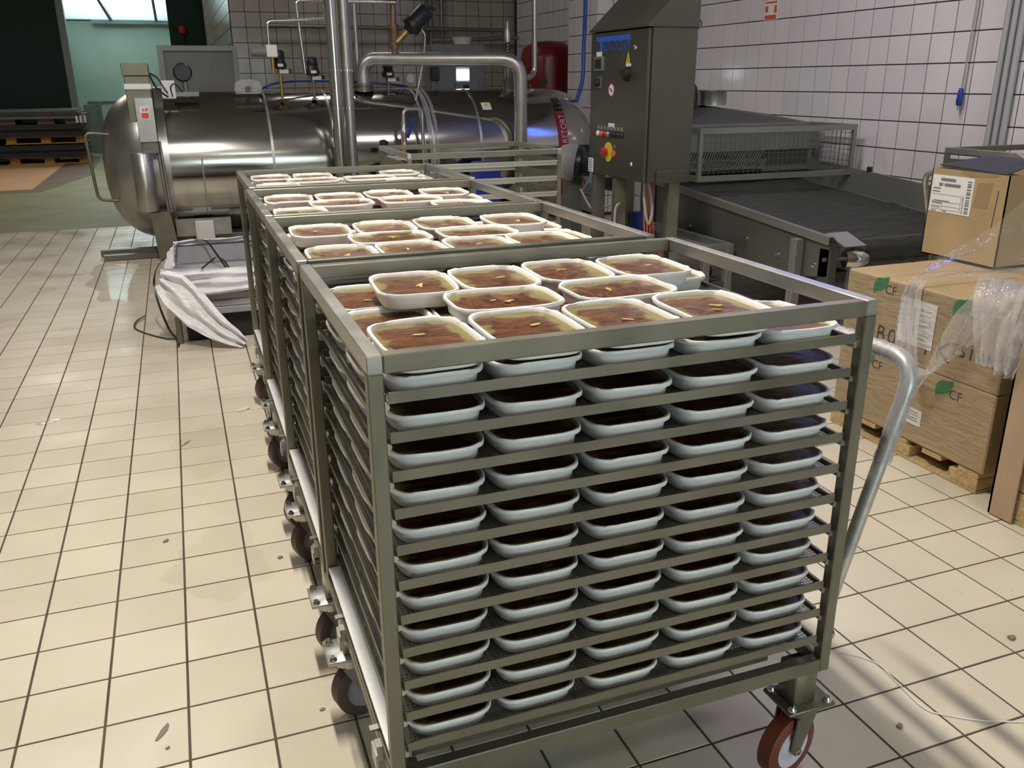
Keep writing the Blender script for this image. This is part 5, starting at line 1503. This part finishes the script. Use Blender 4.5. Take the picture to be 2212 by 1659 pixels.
strap('black packing strap looped out on the floor beside the bundle', [(0.40, 3.66, 0.01), (0.33, 3.70, 0.006), (0.20, 3.90, 0.004), (0.14, 4.05, 0.006), (0.15, 4.20, 0.012), (0.20, 4.30, 0.02)])
strap('black packing strap hanging off the left edge of the bundle to the floor', [(0.395, 4.0, 0.47), (0.33, 4.0, 0.40), (0.30, 3.98, 0.30), (0.315, 3.9, 0.18), (0.36, 3.75, 0.05), (0.41, 3.60, 0.008), (0.405, 3.47, 0.004)])
strap('black packing strap crossing the top of the bundle', [(0.58, 4.58, 0.475), (0.66, 4.5, 0.475), (0.72, 4.35, 0.40), (0.78, 4.1, 0.315), (0.80, 3.95, 0.312)])
strap('kinked black packing strap sticking up from the bundle', [(0.60, 3.56, 0.46), (0.66, 3.65, 0.485), (0.70, 3.75, 0.49), (0.74, 3.80, 0.46), (0.77, 3.85, 0.40)])

# ------------------------------------------------------------------ far pallets in the passage
for k, z0 in enumerate((0.0, 0.40)):
    t = thing('board_pallet', ['lower orange wooden pallet stacked with dark boards by the far wall', 'upper orange wooden pallet stacked with dark boards by the far wall'][k], 'pallet', (-2.0, 18.6, z0))
    for x in (-2.62, -2.0, -1.36):
        MB().cbox(x, x+0.18, 18.2, 18.4, z0+0.02, z0+0.12, 0.004).build('block', 'wood_orange', t)
        MB().box(x, x+0.18, 18.4, 19.2, z0+0.02, z0+0.12).build('bearer', 'wood_orange', t)
    MB().box(-2.65, -1.16, 18.18, 19.2, z0, z0+0.02).build('bottom_board', 'wood_orange', t)
    MB().box(-2.7, -1.14, 18.18, 19.2, z0+0.12, z0+0.14).build('top_board', 'wood_orange', t)
    for q in range(5):
        j = 0.03*((q*7) % 3)
        z = z0+0.141+0.047*q
        MB().box(-3.3+j, -1.22+j, 18.12+j, 19.25, z, z+0.044).build('board', 'dark_board', t)
tp = thing('panel_stack', 'stack of grey boards on brown battens lying on the upper pallet', 'boards', (-2.2, 18.6, 0.78))
for x in (-2.7, -2.0, -1.5):
    MB().box(x, x+0.3, 18.2, 19.2, 0.778, 0.88).build('batten', 'brown_floor', tp)
for q in range(4):
    j = 0.05*((q*5) % 3)
    MB().box(-3.4+j, -1.25+j, 18.12+j, 19.2, 0.881+0.045*q, 0.922+0.045*q).build('board', 'panel_grey', tp)
for k in range(3):
    MB().cbox(-1.30+0.07*k, -1.25+0.07*k, 18.10+0.05*k, 18.16+0.05*k, 0.79, 0.93, 0.01).build('white_peg', 'white_label', tp)

# ------------------------------------------------------------------ bits on the floor
def scrap(name, label, x, y, l, w, ang, m, cat, h=0.004, seed=0):
    rs = random.Random(seed)
    P = []
    for k in range(9):
        t = 2*PI*k/9
        q = rs.uniform(0.7, 1.15)
        a, b = l/2*math.cos(t)*q, w/2*math.sin(t)*q
        P.append((x+a*math.cos(ang)-b*math.sin(ang), y+a*math.sin(ang)+b*math.cos(ang), 0.0003))
    return tag(MB().prism(P, (0, 0, h)).build(name, m), label, cat, 'scraps on the tiled floor')


scrap('strip_scrap', 'flat grey strip lying on the near left tiles', 0.338, -0.075, 0.075, 0.016, 1.05, 'debris_mat', 'scrap', 0.002, 1)
scrap('food_scrap', 'tiny dark crumb left of the grey strip', 0.349, -0.14, 0.010, 0.007, 0.5, 'debris_mat', 'scrap', 0.004, 2)
scrap('food_scrap', 'brown scrap on the wet tiles', 0.343, 0.945, 0.03, 0.014, 0.9, 'debris_mat', 'scrap', 0.005, 3)
scrap('food_scrap', 'pale grey scrap close to the second rack wheels', 0.709, 0.684, 0.022, 0.016, 0.2, 'debris_mat', 'scrap', 0.005, 4)
scrap('food_scrap', 'cream scrap of food on the floor beside the third rack', 0.70, 2.20, 0.07, 0.035, 0.7, 'crumb_mat', 'scrap', 0.008, 5)
scrap('film_scrap', 'flattened clear film scrap on the far left tiles', -0.20, 2.38, 0.12, 0.05, 0.3, 'stretch_film', 'scrap', 0.006, 6)
scrap('food_scrap', 'dark smear on a tile joint in the open floor', 0.425, 1.86, 0.09, 0.018, 1.0, 'debris_mat', 'scrap', 0.001, 7)
scrap('food_scrap', 'brown lump lying before the film-wrapped pallet rack handle', 2.07, -0.72, 0.020, 0.014, 0.4, 'debris_mat', 'scrap', 0.008, 8)
scrap('film_scrap', 'small shiny lump on the right side tiles', 2.644, -0.549, 0.028, 0.018, 0.1, 'debris_mat', 'scrap', 0.008, 9)
scrap('food_scrap', 'small leaf-like grey scrap beside the nearest rack wheel', 0.726, -0.136, 0.016, 0.012, 0.1, 'debris_mat', 'scrap', 0.003, 10)
tag(MB().tube(catmull([(2.13, -0.42, 0.004), (2.175, -0.465, 0.004), (2.197, -0.513, 0.004), (2.184, -0.611, 0.004), (2.179, -0.696, 0.004), (2.225, -0.741, 0.004), (2.288, -0.783, 0.004), (2.40, -0.83, 0.004)]), 0.0016, 6).build('loose_thread', 'white_film'), 'thin white thread lying on the tiles at the rack wheel', 'thread')


def puddle(label, x, y, a, b, seed):
    vs = [(x, y, 0.0012)]
    n = 40
    for k in range(n):
        t = 2*PI*k/n
        q = 1+0.55*noise.noise(Vector((math.cos(t)*1.6+seed, math.sin(t)*1.6, seed)))+0.2*noise.noise(Vector((math.cos(t)*5+seed, math.sin(t)*5, 1)))
        vs.append((x+a*q*math.cos(t), y+b*q*math.sin(t), 0.0012))
    return tag(MB().add(vs, [(0, 1+k, 1+(k+1) % n) for k in range(n)]).build('puddle', 'water_film'), label, 'puddle', 'wet patches on the tiles')


film_material('water_film', (0.97, 0.965, 0.955), 0.12, 0.0, 0.02, 0.05, 9)
puddle('wet patch on the tiles beside the second rack', 0.52, 0.72, 0.16, 0.22, 1.0)
puddle('thin wet streak beside the third rack', 0.50, 1.75, 0.14, 0.25, 4.0)
puddle('wet patch mirroring daylight before the tank door', 0.05, 5.8, 0.34, 0.85, 7.0)
puddle('dark wet patch at the foot of the panel bundle', 0.40, 3.45, 0.10, 0.14, 9.0)
